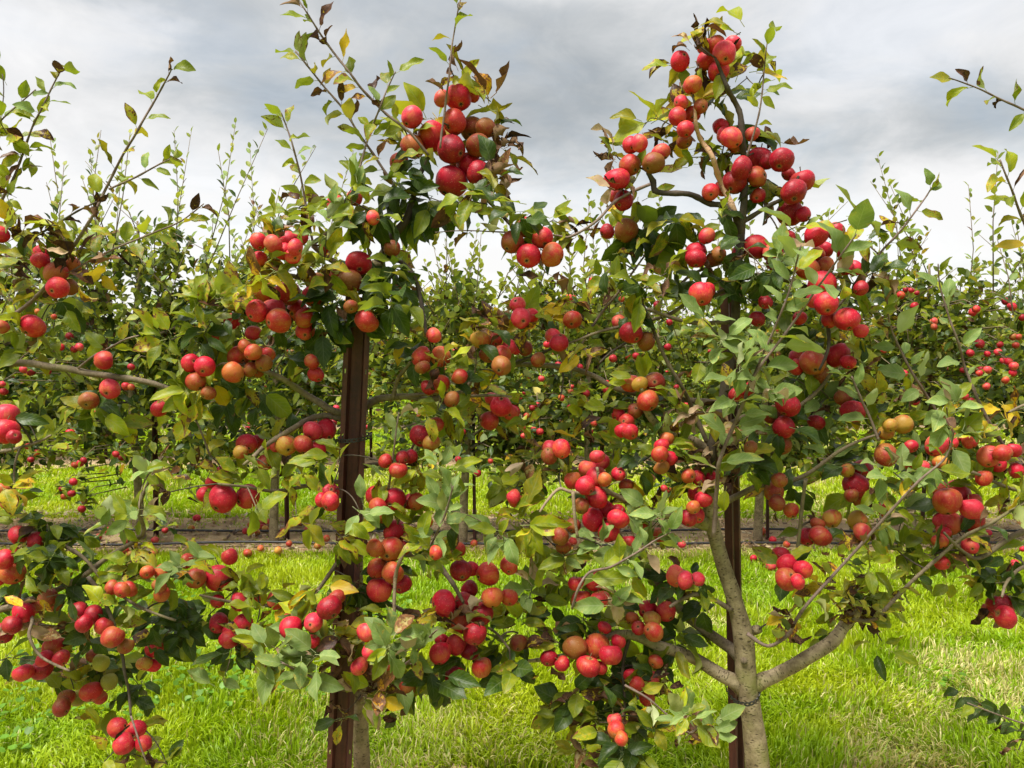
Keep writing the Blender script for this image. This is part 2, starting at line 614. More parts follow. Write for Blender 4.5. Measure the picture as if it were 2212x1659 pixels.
def grass_mat():
    m, N = new_mat('grass_blades')
    at = N.new('ShaderNodeAttribute', attribute_name='tint')
    c = at.outputs['Color']
    p = principled(N, c, 0.45, 0.35)
    tr = N.new('ShaderNodeBsdfTranslucent')
    N.l.new(N.mix(1.0, c, (1.25, 1.2, 0.8), 'MULTIPLY'), tr.inputs[0])
    ms = N.new('ShaderNodeMixShader')
    ms.inputs[0].default_value = 0.45
    N.l.new(p, ms.inputs[1])
    N.l.new(tr.outputs[0], ms.inputs[2])
    finish(N, ms.outputs[0])
    return m


GRASS = grass_mat()


def ground_mat():
    m, N = new_mat('turf_soil')
    tc = N.new('ShaderNodeTexCoord')
    ob = tc.outputs['Object']
    n1 = N.noise(ob, 1.3, 5, 0.6)
    n2 = N.noise(ob, 40.0, 4, 0.65)
    col = N.mix(N.smooth(n1, 0.3, 0.7), (0.150, 0.230, 0.014), (0.230, 0.280, 0.022))
    col = N.mix(N.m('MULTIPLY', N.smooth(n2, 0.42, 0.62), 0.6), col, (0.080, 0.130, 0.012))
    finish(N, principled(N, col, 0.9, 0.1, bump(N, n2, 0.8, 0.02)))
    return m


def dirt_mat():
    m, N = new_mat('bare_dirt')
    tc = N.new('ShaderNodeTexCoord')
    ob = tc.outputs['Object']
    n1 = N.noise(ob, 4.0, 6, 0.65)
    n2 = N.noise(ob, 55.0, 4, 0.65)
    col = N.mix(N.smooth(n1, 0.3, 0.7), (0.270, 0.178, 0.095), (0.450, 0.330, 0.190))
    col = N.mix(N.m('MULTIPLY', N.smooth(n2, 0.5, 0.66), 0.7), col, (0.30, 0.235, 0.15))
    finish(N, principled(N, col, 0.95, 0.1, bump(N, n2, 0.9, 0.015)))
    return m


GROUND, DIRT = ground_mat(), dirt_mat()

# ------------------------------------------------------------------ the setting
ROW_D = [1.88, 5.0, 8.15, 11.3, 14.5, 17.7]


def build_ground():
    xs = np.concatenate([np.linspace(-600, -40, 12), np.linspace(-30, 30, 80), np.linspace(40, 600, 12)])
    ys = np.concatenate([np.linspace(-60, -4, 8), np.linspace(-3, 25, 60), np.linspace(30, 1500, 24)])
    V, F = [], []
    for y in ys:
        for x in xs:
            z = 0.02 * mnoise.noise(Vector((x * 0.9, y * 0.9, 0.4))) - 0.012
            V.append((x, y, z if abs(x) < 31 and y < 26 else -0.02))
    nx = len(xs)
    for j in range(len(ys) - 1):
        for i in range(nx - 1):
            F.append((j * nx + i, j * nx + i + 1, (j + 1) * nx + i + 1, (j + 1) * nx + i))
    tag(put('ground', new_mesh('ground', V, F, mats=[GROUND])), kind='structure')
    for k, d in enumerate(ROW_D[:4]):
        V, F = [], []
        lo, half = (0.34, 0.62) if k == 1 else (0.40, 0.40)
        n = 260
        m = 8
        for i in range(n + 1):
            x = -16 + 32 * i / n
            a = d - lo + 0.16 * mnoise.noise(Vector((x * 1.3, k * 5, 0))) + 0.08 * mnoise.noise(Vector((x * 6, k * 5, 3)))
            b = d + half + 0.22 * mnoise.noise(Vector((x * 1.3, k * 5, 9))) + 0.08 * mnoise.noise(Vector((x * 6, k * 5, 7)))
            for j in range(m + 1):
                y = a + (b - a) * j / m
                bulge = 0.018 * math.sin(math.pi * j / m)
                V.append((x, y, 0.012 + bulge + 0.012 * mnoise.noise(Vector((x * 5, y * 5, 2)))))
        for i in range(n):
            for j in range(m):
                q = i * (m + 1) + j
                F.append((q, q + m + 1, q + m + 2, q + 1))
        tag(put('dirt_strip', new_mesh('dirt_strip', V, F, mats=[DIRT])), kind='structure')


build_ground()


def fbm2(x, y, s, seed):
    """cheap smooth value noise on arrays"""
    rs = np.random.RandomState(seed)
    g = rs.rand(64, 64)
    X, Y = x * s, y * s
    i, j = np.floor(X).astype(int), np.floor(Y).astype(int)
    fx, fy = X - i, Y - j
    fx, fy = fx * fx * (3 - 2 * fx), fy * fy * (3 - 2 * fy)
    a, b = g[i % 64, j % 64], g[(i + 1) % 64, j % 64]
    c, d = g[i % 64, (j + 1) % 64], g[(i + 1) % 64, (j + 1) % 64]
    return (a * (1 - fx) + b * fx) * (1 - fy) + (c * (1 - fx) + d * fx) * fy


def build_grass():
    rs = np.random.RandomState(11)
    zones = [  # d0, d1, density, blade width, length scale
        (2.28, 3.2, 13000, 0.0030, 1.0), (3.2, 4.72, 9000, 0.0036, 1.0),
        (4.72, 5.60, 900, 0.0050, 0.9), (5.60, 7.9, 2700, 0.0055, 0.95), (8.4, 11.1, 900, 0.010, 0.9), (11.6, 18.0, 260, 0.016, 0.9)]
    Vs, Fs, Cs = [], [], []
    base = 0
    for (d0, d1, den, bw, ls) in zones:
        half = 0.70 * d1 + 1.3
        n = int((d1 - d0) * 2 * half * den)
        x = rs.uniform(-half, half, n)
        y = rs.uniform(d0, d1, n)
        keep = np.abs(x) < 0.70 * y + 1.3
        e = 0.13 * (fbm2(x + 50, y + 50, 2.2, 5) - 0.5)
        keep &= (y + e < d1) & (y + e > d0) | (rs.rand(n) < 0.14)
        x, y = x[keep], y[keep]
        n = len(x)
        cl = fbm2(x + 40, y + 40, 2.6, 1) * 0.6 + fbm2(x + 40, y + 40, 8.0, 2) * 0.4
        le = (0.030 + 0.046 * cl * cl + 0.026 * rs.rand(n)) * ls
        # combed swirls: the blades of one tuft lean the same way
        an = 6.28 * (fbm2(x + 30, y + 30, 3.2, 3) * 1.6 + rs.normal(0, 0.20, n))
        lean = np.clip(0.15 + 0.75 * fbm2(x + 20, y + 20, 4.0, 4) + rs.normal(0, 0.30, n), 0.0, 1.5)
        dx, dy = np.cos(an), np.sin(an)
        px, py = -dy, dx
        tw = rs.normal(0, 0.6, n)
        px2, py2 = px * np.cos(tw) - py * np.sin(tw), px * np.sin(tw) + py * np.cos(tw)
        w = bw * rs.uniform(0.6, 1.3, n)
        V = np.zeros((n, 7, 3))
        for k, (t, wf) in enumerate(((0.0, 1.0), (0.4, 0.9), (0.75, 0.6))):
            ang = lean * t
            hx = le * t * np.sin(ang)
            hz = le * t * np.cos(ang)
            cx, cyy = x + dx * hx, y + dy * hx
            V[:, 2 * k, 0], V[:, 2 * k, 1] = cx - px2 * w * wf, cyy - py2 * w * wf
            V[:, 2 * k + 1, 0], V[:, 2 * k + 1, 1] = cx + px2 * w * wf, cyy + py2 * w * wf
            V[:, 2 * k, 2] = V[:, 2 * k + 1, 2] = hz - 0.008 * (k == 0)
        ang = lean * 1.15
        V[:, 6, 0], V[:, 6, 1], V[:, 6, 2] = x + dx * le * np.sin(ang), y + dy * le * np.sin(ang), np.maximum(le * np.cos(ang), 0.006)
        F = np.array([[0, 1, 3], [0, 3, 2], [2, 3, 5], [2, 5, 4], [4, 5, 6]])
        Fb = (F[None] + (np.arange(n) * 7)[:, None, None] + base).reshape(-1, 3)
        # colours: lush, yellowish and straw blades in patches
        lush = np.array([0.235, 0.375, 0.006])
        yel = np.array([0.385, 0.465, 0.012])
        straw = np.array([0.640, 0.580, 0.240])
        pt = fbm2(x + 10, y + 10, 1.7, 6) * 0.6 + fbm2(x + 10, y + 10, 5.5, 7) * 0.4
        f = np.clip((pt - 0.32) * 2.4 + rs.normal(0, 0.16, n), 0, 1)[:, None]
        c = lush * (1 - f) + yel * f
        sp = fbm2(x + 70, y * 1.6 + 60, 1.6, 8)
        isst = rs.rand(n) < np.clip((sp - 0.56) * 1.7, 0.05, 0.42) * np.where(x > 0.3, 1.25, 0.6)
        c[isst] = straw * rs.uniform(0.6, 1.1, (isst.sum(), 1))
        c *= rs.uniform(0.75, 1.2, (n, 1))
        Vs.append(V.reshape(-1, 3))
        Fs.append(Fb)
        Cs.append(np.repeat(c, 7, axis=0))
        base += n * 7
    me = mesh_np('grass', np.concatenate(Vs), np.concatenate(Fs), 3, mats=[GRASS], col=np.concatenate(Cs))
    tag(put('grass', me), 'bright green grass with straw blades between the orchard rows', 'grass', kind='stuff')

    # clover and broad-leaved weeds, mostly at the lower left and centre
    n0 = 5200
    x = rs.uniform(-2.6, 2.6, n0)
    y = rs.uniform(2.35, 3.9, n0)
    pr = fbm2(x + 33, y + 33, 2.4, 9) + 0.35 * (x < -0.5) - 0.25 * (x > 0.6) - 0.14 * (y > 3.1)
    k = pr > 0.66
    x, y = x[k], y[k]
    n = len(x)
    le = rs.uniform(0.012, 0.032, n)
    z = rs.uniform(0.03, 0.095, n)
    an = rs.uniform(0, 6.28, n)
    tilt = rs.normal(0.1, 0.35, n)
    ring = np.array([(0, 0), (0.45, 0.22), (0.5, 0.62), (0.28, 0.95), (0, 0.86), (-0.28, 0.95), (-0.5, 0.62), (-0.45, 0.22)])
    V = np.zeros((n, 8, 3))
    for q, (a, b) in enumerate(ring):
        la, lb = a * le * 0.9, b * le
        V[:, q, 0] = x + la * np.cos(an) - lb * np.sin(an) * np.cos(tilt)
        V[:, q, 1] = y + la * np.sin(an) + lb * np.cos(an) * np.cos(tilt)
        V[:, q, 2] = z + lb * np.sin(tilt) + 0.25 * np.abs(la)
    F = np.array([[0, 1, 2], [0, 2, 3], [0, 3, 4], [0, 4, 5], [0, 5, 6], [0, 6, 7]])
    Fb = (F[None] + (np.arange(n) * 8)[:, None, None]).reshape(-1, 3)
    c = np.array([0.130, 0.270, 0.025]) * rs.uniform(0.6, 1.3, (n, 1))
    me = mesh_np('weeds', V.reshape(-1, 3), Fb, 3, mats=[GRASS], col=np.repeat(c, 8, axis=0))
    tag(put('weeds', me), 'low clover and broad leaved weeds growing in the foreground grass', 'weeds', kind='stuff')

    # dry leaves and straw on the bare strips
    Vs, Cs = [], []
    n = 15000
    x = rs.uniform(-7, 7, n)
    y = np.where(rs.rand(n) < 0.72, rs.uniform(4.64, 5.72, n), rs.normal(8.15, 0.28, n))
    le = rs.uniform(0.015, 0.06, n)
    wd = le * rs.uniform(0.12, 0.6, n)
    an = rs.uniform(0, 6.28, n)
    z = 0.036 + rs.uniform(0, 0.02, n)
    tl = rs.normal(0, 0.35, n)
    V = np.zeros((n, 4, 3))
    for q, (a, b) in enumerate(((0, -.5), (.5, 0), (0, .5), (-.5, 0))):
        V[:, q, 0] = x + a * wd * np.cos(an) - b * le * np.sin(an)
        V[:, q, 1] = y + a * wd * np.sin(an) + b * le * np.cos(an)
        V[:, q, 2] = z + b * le * np.sin(tl) + 0.3 * a * wd
    pal = np.array([(0.46, 0.36, 0.22), (0.30, 0.20, 0.11), (0.14, 0.085, 0.05), (0.40, 0.24, 0.13), (0.54, 0.46, 0.31)])
    c = pal[rs.randint(0, 5, n)] * rs.uniform(0.6, 1.2, (n, 1))
    F = (np.array([[0, 1, 2, 3]])[None] + (np.arange(n) * 4)[:, None, None]).reshape(-1, 4)
    me = mesh_np('leaf_litter', V.reshape(-1, 3), F, 4, mats=[GRASS], col=np.repeat(c, 4, axis=0))
    tag(put('leaf_litter', me), 'dry brown leaves and straw littering the bare dirt strips', 'leaf litter', kind='stuff')


build_grass()

# ------------------------------------------------------------------ shared meshes: leaves and apples


def leaf_geo(rows, ratio, fold, curl, wave, twist, seed, pet=0.24):
    rs = random.Random(seed)
    V, F, U = [], [], []
    cols = (-1.0, -0.5, 0.0, 0.5, 1.0)
    y = pet
    z = 0.0
    ph = rs.uniform(0, 6)
    for i in range(rows + 1):
        v = i / rows
        th = curl * v
        w = 0.5 * ratio * max(0.0, math.sin(math.pi * min(1, (v * 0.97 + 0.015)) ** 0.78)) ** 0.82
        if v > 0.82:
            w *= 0.92
        tw = twist * v
        if i:
            y += math.cos(th) / rows
            z -= math.sin(th) / rows
        for u in cols:
            jag = 1 + (rs.uniform(-0.06, 0.06) if abs(u) == 1 else 0)
            lx = u * w * math.cos(fold) * jag
            lz = abs(u) * w * math.sin(fold) + wave * math.sin(v * 8.5 + ph + (2.0 if u > 0 else 0)) * abs(u) * w * 1.6
            a = lx * math.cos(tw) - lz * math.sin(tw)
            b = lx * math.sin(tw) + lz * math.cos(tw)
            V.append((a, y + b * math.sin(th), z + b * math.cos(th)))
            U.append((0.5 + 0.5 * u * 0.98, v))
    for i in range(rows):
        for k in range(4):
            q = i * 5 + k
            F.append((q, q + 1, q + 6, q + 5))
    # stalk of the leaf: a thin three-sided prism
    b = len(V)
    r = 0.014
    for yy, rr in ((0.0, r), (pet + 0.02, r * 0.8)):
        for k in range(3):
            an = 2.094 * k
            V.append((math.cos(an) * rr, yy, math.sin(an) * rr - 0.008))
            U.append((0.5, 0.02))
    for k in range(3):
        k2 = (k + 1) % 3
        F.append((b + k, b + k2, b + 3 + k2, b + 3 + k))
    return V, F, U


LEAFSHAPES = {'flat': [], 'droop': [], 'curl': [], 'dry': []}
LEAFGEO = {}


def make_leaf_shapes():
    sd = 1
    spec = {
        'flat': [(0.54, 0.20, 0.30, 0.10, 0.15), (0.60, 0.32, 0.15, 0.14, -0.2), (0.48, 0.42, 0.55, 0.16, 0.3), (0.62, 0.18, -0.30, 0.16, 0.1),
                 (0.56, 0.48, 0.40, 0.12, -0.35), (0.52, 0.28, 0.75, 0.18, 0.2), (0.50, 0.36, 0.20, 0.22, -0.45), (0.57, 0.25, 0.50, 0.20, 0.4)],
        'droop': [(0.54, 0.28, 0.85, 0.16, 0.2), (0.58, 0.34, 1.10, 0.18, -0.3), (0.50, 0.48, 0.75, 0.22, 0.4), (0.56, 0.20, 1.00, 0.20, 0.1), (0.52, 0.40, 1.3, 0.2, -0.5)],
        'curl': [(0.52, 0.80, 0.9, 0.26, 0.6), (0.48, 0.70, -0.7, 0.30, -0.7), (0.56, 0.62, 1.4, 0.36, 0.8), (0.50, 0.75, 1.7, 0.25, -0.4)],
        'dry': [(0.52, 1.05, 1.6, 0.45, 1.4), (0.46, 0.95, -1.1, 0.50, -1.3), (0.58, 0.85, 1.0, 0.60, 1.9), (0.44, 1.2, 0.7, 0.35, -0.9)],
    }
    for k, lst in spec.items():
        for (ra, fo, cu, wa, tw) in lst:
            sd += 1
            V, F, U = leaf_geo(7, ra, fo, cu, wa, tw, sd)
            me = new_mesh('leaf_' + k, V, F, U, mats=[LM['g']])
            LEAFSHAPES[k].append(me)
            fq = np.array([f for f in F])
            LEAFGEO[me.name] = (np.array(V), fq, np.array(U))


make_leaf_shapes()


def apple_geo(seg, rings, h, top, bot, rib, lean, seed, calyx=True):
    V, F, mi = [], [], []
    rs = random.Random(seed)
    ph = rs.uniform(0, 6)
    prof = []
    for i in range(rings + 1):
        t = i / rings
        a = math.pi * t                         # 0 = stalk end, pi = eye end
        r = math.sin(a) ** 0.92
        z = math.cos(a) * h
        r *= 1.0 + 0.10 * math.cos(a)           # broader at the shoulders
        z -= top * math.exp(-(r / 0.30) ** 2) if a < math.pi / 2 else 0
        z += bot * math.exp(-(r / 0.26) ** 2) if a > math.pi / 2 else 0
        prof.append((r, z))
    for (r, z) in prof:
        for k in range(seg):
            an = 2 * math.pi * k / seg
            q = 1 + rib * math.cos(5 * an + ph) * (0.4 + 0.6 * (z < 0)) + 0.03 * math.cos(an + ph * 2)
            V.append((r * q * math.cos(an) + lean * z * 0.12, r * q * math.sin(an), z + lean * 0.10 * r * math.cos(an)))
    for i in range(rings):
        for k in range(seg):
            k2 = (k + 1) % seg
            F.append((i * seg + k, (i + 1) * seg + k, (i + 1) * seg + k2, i * seg + k2))
            mi.append(0)
    zt, zb = prof[0][1], prof[-1][1]
    # stalk
    b = len(V)
    for t, (x, z, r) in enumerate(((0, zt - 0.05, 0.05), (0.04, zt + 0.28, 0.04), (0.12, zt + 0.55, 0.05))):
        for k in range(4):
            an = 1.5708 * k
            V.append((x + r * math.cos(an), r * math.sin(an), z))
    for t in range(2):
        for k in range(4):
            k2 = (k + 1) % 4
            F.append((b + t * 4 + k, b + t * 4 + k2, b + t * 4 + 4 + k2, b + t * 4 + 4 + k))
            mi.append(2)
    # eye: five withered sepals standing out of the basin
    if calyx:
        for k in range(6):
            an = 1.0472 * k + ph
            b = len(V)
            c, s = math.cos(an), math.sin(an)
            r1 = rs.uniform(0.16, 0.27)
            V += [(-0.05 * s + 0.02 * c, 0.05 * c + 0.02 * s, zb - 0.02), (0.05 * s + 0.02 * c, -0.05 * c + 0.02 * s, zb - 0.02),
                  (r1 * c, r1 * s, zb - rs.uniform(0.07, 0.16))]
            F.append((b, b + 1, b + 2))
            mi.append(1)
        b = len(V)
        for k in range(6):
            an = 1.0472 * k
            V.append((0.11 * math.cos(an), 0.11 * math.sin(an), zb - 0.012))
        F.append(tuple(b + k for k in range(6)))
        mi.append(1)
    return V, F, mi


CALYX_OF = {}


def apple_mesh(*a, **k):
    V, F, mi = apple_geo(*a, **k)
    skin = [(f, m) for f, m in zip(F, mi) if m != 1]
    me = new_mesh('apple', V, [f for f, _ in skin], mats=[AM['R'], STALK], midx=[0 if m == 0 else 1 for _, m in skin])
    CALYX_OF[me.name] = new_mesh('calyx', V, [f for f, m in zip(F, mi) if m == 1], mats=[CALYX], smooth=False)
    for m_ in (me, CALYX_OF[me.name]):
        bad = set(range(len(m_.vertices))) - {v for p in m_.polygons for v in p.vertices}
        if bad:
            import bmesh
            bm = bmesh.new()
            bm.from_mesh(m_)
            bm.verts.ensure_lookup_table()
            bmesh.ops.delete(bm, geom=[bm.verts[i] for i in bad], context='VERTS')
            bm.to_mesh(m_)
            bm.free()
    return me


APPLES = [apple_mesh(18, 12, 0.90, 0.26, 0.14, 0.02, 0.3, 1), apple_mesh(18, 12, 0.97, 0.24, 0.13, 0.03, 0.5, 2),
          apple_mesh(18, 12, 0.82, 0.26, 0.16, 0.025, -0.5, 3), apple_mesh(18, 12, 1.04, 0.26, 0.12, 0.03, 0.5, 4),
          apple_mesh(18, 12, 0.94, 0.22, 0.16, 0.05, 0.7, 5), apple_mesh(18, 12, 0.86, 0.28, 0.14, 0.03, 0.7, 6), apple_mesh(18, 12, 0.98, 0.24, 0.14, 0.04, -0.6, 9)]
APPLES_FAR = [apple_mesh(10, 7, 0.90, 0.2, 0.1, 0.01, 0.0, 7), apple_mesh(10, 7, 0.98, 0.2, 0.1, 0.01, 0.5, 8)]


def aim(fwd, nrm):
    """rotation whose +Y is fwd and whose +Z leans to nrm"""
    y = fwd.normalized()
    z = nrm - y * nrm.dot(y)
    if z.length < 1e-4:
        z = y.orthogonal()
    z.normalize()
    x = y.cross(z)
    return Matrix((x, y, z)).transposed().to_4x4()

# ------------------------------------------------------------------ foreground trees: data read off the photograph
# apples per tile: x,y,diameter,colour (tile units; three units = one overview pixel)
APPLE_DATA = {
    (0, 0): "0,1520,100,R 270,1640,80,P",
    (1, 0): "1310,635,150,R 1205,640,100,P 1010,760,120,P 1148,885,165,R 1285,790,145,O 1405,840,155,B 1490,830,115,B 1440,945,140,B 1270,970,165,D "
            "1298,1060,90,O 1380,1065,140,R 1445,1125,150,D 1265,1180,190,R 1010,950,140,O 925,1050,110,O 1405,615,90,P "
            "520,1330,120,P 640,1285,60,P 760,1410,85,P 15,1565,95,R 110,1582,110,P 205,1550,95,P 285,1540,90,P 255,1605,100,P 180,1632,105,R 240,1660,80,P 880,1610,95,B 460,1612,60,R",
    (2, 0): "1090,395,110,R 1240,300,75,R 1318,295,115,O 1378,345,130,P 1432,285,75,P 1265,395,110,R 1340,462,120,R 1170,550,105,O 1095,665,85,P 1075,757,105,R "
            "1125,838,100,R 1170,740,70,O 1225,690,85,B 1120,915,75,B 1350,820,75,R 1375,880,95,P 1422,895,120,P 1440,940,45,O 1555,870,85,P "
            "1490,1095,140,D 1600,1035,140,R 1590,1145,125,O 1440,1182,142,D 1285,1245,100,R 1365,1220,65,R 1590,1270,55,R "
            "770,940,95,R 825,930,95,P 965,990,110,P 915,1060,125,B 765,1075,130,O 680,1165,150,R 720,1300,115,D 668,1270,65,P 615,1500,90,D 740,1495,135,B "
            "80,1475,125,O 195,1545,130,R 0,1572,135,B 105,1660,145,R 262,1655,145,O 1262,1530,95,P 1190,1635,120,R 1340,1650,85,B 1582,1602,140,R 1475,1640,60,R",
    (3, 0): "0,1045,75,D 85,1040,140,D 132,1130,85,D 225,1175,140,R 165,1247,147,D 140,1382,155,D 230,1390,60,R 125,1550,105,D 310,1530,130,R 440,1500,105,D "
            "30,1640,115,P 500,1652,75,R 370,1620,65,R 320,1655,80,O",
    (0, 1): "265,30,100,R 362,112,125,O 460,60,112,O 372,208,125,R 450,200,65,B 210,457,145,R 670,675,110,R 712,865,120,P 575,940,110,B 40,1035,135,P 25,1140,155,R 90,1170,85,D "
            "1035,990,95,R 1240,692,110,R 1328,718,120,R 1270,815,120,O 1430,505,95,O 1500,425,75,R 1350,890,85,B 1512,755,120,O 1550,650,135,O 1590,585,90,O 1640,625,95,O "
            "1620,735,95,B 1640,500,65,P 1602,1220,122,R 1560,1272,85,Y 1442,1572,165,R 1602,1560,140,R 1380,1465,85,R 1325,1545,65,R 1440,1410,65,R 10,1520,65,O 60,1592,65,P 5,460,45,O",
    (1, 1): "20,20,55,R 665,50,150,R 605,170,140,B 510,130,95,B 400,155,85,B 920,210,68,P 965,325,62,P 55,235,132,O 205,245,152,O 368,265,120,R 112,345,140,P 5,360,132,R "
            "145,420,148,O 268,358,132,R 312,402,120,O 320,487,112,P 715,420,145,O 615,330,85,B 15,630,85,O 75,640,88,O 50,695,100,B 5,740,50,B 360,685,92,O 390,768,92,R "
            "1070,655,122,O 1195,655,125,O 1082,722,92,B 1150,515,92,P 1115,855,80,D 1195,832,122,O 1320,782,92,O 1270,930,95,B 1455,545,118,Y 1548,545,65,O 1640,590,70,P 1595,640,112,O "
            "1590,715,120,B 1500,640,75,B 1590,970,132,R 1650,1015,90,R 1510,1065,112,O 1530,930,65,P 1065,1167,125,D 1135,1212,102,Y 1170,1090,55,O "
            "365,1135,122,P 450,1130,132,R 305,1222,112,O 390,1257,107,R 195,1227,125,Y 10,1205,45,R 120,1240,65,R 60,1340,95,B 920,1390,112,O 950,1310,85,D 840,1330,85,O 1000,1300,55,D "
            "482,1528,112,D 482,1592,112,R 420,1580,85,R 890,1580,137,R 778,1550,122,R 788,1625,105,O 1040,1592,102,O 1000,1590,65,D",
    (2, 1): "35,310,95,P 60,405,118,P 118,388,92,R 390,415,112,O 305,560,112,R 265,520,65,P 10,600,55,R 85,600,65,B 170,675,92,B 775,500,132,D 870,550,112,B 1190,20,122,D 1310,20,85,B "
            "1225,250,137,R 1272,220,75,R 695,425,45,P 765,825,122,O 830,832,97,Y 927,820,122,B 880,940,132,O 690,1030,92,R 740,1075,97,O 718,1132,82,R 768,1142,97,R 800,1000,75,B "
            "320,1250,107,R 245,1245,75,P 240,1295,82,B 970,1230,92,R 960,1287,102,O 1000,1190,45,O 1025,1310,48,R 970,1370,65,B 550,1300,92,P 570,1330,112,P 490,1380,112,P 395,1455,102,O "
            "550,1440,132,R 475,1490,122,R 600,1450,85,O 545,1567,132,R 610,1640,112,R 690,1410,85,R 740,1490,45,O 450,1620,92,B 685,1655,85,R 1145,1425,92,O 1210,1440,65,R 1290,1440,82,R "
            "1200,1545,112,R 1238,1578,102,R 1175,1630,85,O 1560,860,102,D 1455,900,65,D 1545,1240,85,B 1590,410,65,D 1640,300,85,D 5,1010,45,R 10,1560,45,P 30,1590,55,P",
    (3, 1): "45,40,105,O 255,85,132,O 370,75,122,O 350,190,160,R 505,80,85,R 560,80,82,P 320,8,75,O 600,210,85,D 300,287,102,P 380,312,137,R 205,400,85,R 395,415,92,R 510,410,147,R 600,485,45,P "
            "185,660,82,P 290,692,147,O 345,775,105,B 450,645,147,R 520,690,65,R 185,720,65,R 125,965,152,D 30,1030,112,B 105,1110,127,D 550,1010,142,D 490,920,105,B 310,1080,102,D 95,1230,112,B "
            "870,1090,112,Y 790,1100,85,Y 765,1145,95,Y 765,1292,132,B 925,1235,85,R 1090,1230,122,P 1200,1175,55,R 1310,1200,82,P 1180,1210,55,P 930,1340,75,P 1000,1372,92,P 1120,1340,92,Y "
            "1430,1300,122,P 1520,1280,102,O 1490,1350,82,R 1590,1260,65,R 1610,1390,65,R 1400,1440,95,O 565,1485,150,D 605,1400,142,D 515,1390,85,Y 610,1570,112,B 540,1552,85,B 40,1530,122,B 60,1600,95,B "
            "75,1450,92,B 1110,1510,95,P 1228,1540,152,P 1160,1592,160,O 1318,1640,132,P 1335,1590,65,P 760,1645,55,R 150,1650,65,O",
    (0, 2): "120,150,112,R 230,190,112,D 25,310,115,R 80,400,142,O -15,425,105,P 95,270,85,D 725,490,87,O 790,505,72,O 835,500,102,O 955,390,85,O 1050,390,65,O 1030,480,92,B 1052,535,72,O "
            "1270,430,122,O 1415,430,162,R 1490,290,95,R 1210,320,65,O 310,560,112,B 362,590,82,B 150,647,127,R 230,610,82,O 75,735,112,D 505,645,112,D 610,665,112,D 545,725,102,D 672,742,107,R "
            "730,812,127,O 815,870,92,B 350,870,132,O 395,950,102,R 290,950,102,R 150,1045,117,R 270,1022,125,D 652,977,98,G 720,1035,97,G 710,1100,77,G 610,930,85,B 590,1165,132,O 645,1200,65,O "
            "430,1205,102,B 400,1267,107,B 500,1205,82,G 1000,890,107,R 988,992,102,R 932,985,92,Y 765,1395,117,R 880,1412,117,R 800,1502,122,R 930,1502,97,R 1550,585,122,R 1410,580,85,R "
            "1645,550,65,R 1415,720,112,D 1490,780,97,R 1480,828,112,R 1580,725,112,R 10,770,65,D 30,805,65,D",
    (1, 2): "905,130,142,R 875,247,152,O 770,235,112,O 955,235,65,O 785,365,122,O 882,392,132,O 800,505,152,R 945,470,112,D 1330,382,132,D 1385,500,102,D 1400,370,65,R 1165,265,85,O 1040,165,85,B "
            "1310,245,92,O 1095,60,55,R 1500,402,142,O 1640,350,105,O 1530,555,132,O 1640,555,112,O 1215,590,165,R 1350,582,122,R 1455,662,150,D 1325,717,132,R 1420,792,142,D 1380,892,122,D "
            "1295,862,122,D 1205,830,85,D 1195,917,132,R 1465,1010,122,O 1300,1080,142,D 1225,1182,107,D 130,570,112,P 15,545,75,R 478,622,155,D 520,560,112,B 225,750,132,R 370,715,112,P "
            "370,840,85,R 220,690,65,R 725,782,127,P 735,905,95,P 670,1002,112,P 980,1140,105,B 880,1000,65,O 820,30,65,O",
    (2, 2): "685,45,132,R 630,132,132,R 530,50,132,R 600,85,75,R 310,160,107,B 335,230,80,B 395,90,65,B 835,70,55,R 960,150,95,O 1140,40,105,R 1200,20,65,R 760,200,105,R "
            "545,447,132,R 415,465,95,R 450,570,122,O 575,567,122,R 1065,415,125,P 1125,442,110,P 1200,440,45,P 880,637,117,R 905,697,107,Y 1000,645,122,R 820,750,85,R 915,777,112,O 780,690,85,O "
            "410,882,142,B 555,872,152,O 640,927,142,R 495,1002,147,R 600,750,85,D 240,950,105,D 325,985,95,R 690,840,55,R 570,1012,65,R 770,1060,75,R 910,1085,55,P 875,1210,75,O "
            "675,1410,105,O 710,1470,85,O 40,850,105,B 810,1115,45,O 665,1350,65,P 930,970,55,O",
    (3, 2): "255,160,112,D 335,155,128,O 415,45,112,Y 320,75,85,O 580,60,122,Y 610,130,102,P 1165,75,165,P 1320,50,142,R 1115,190,95,O 1130,330,85,O 1310,220,75,P 1140,130,85,R "
            "80,285,117,R 125,335,122,R 225,375,112,R 125,432,142,O 195,450,95,R 1510,602,147,D 1540,682,132,R 1440,640,75,O",
}

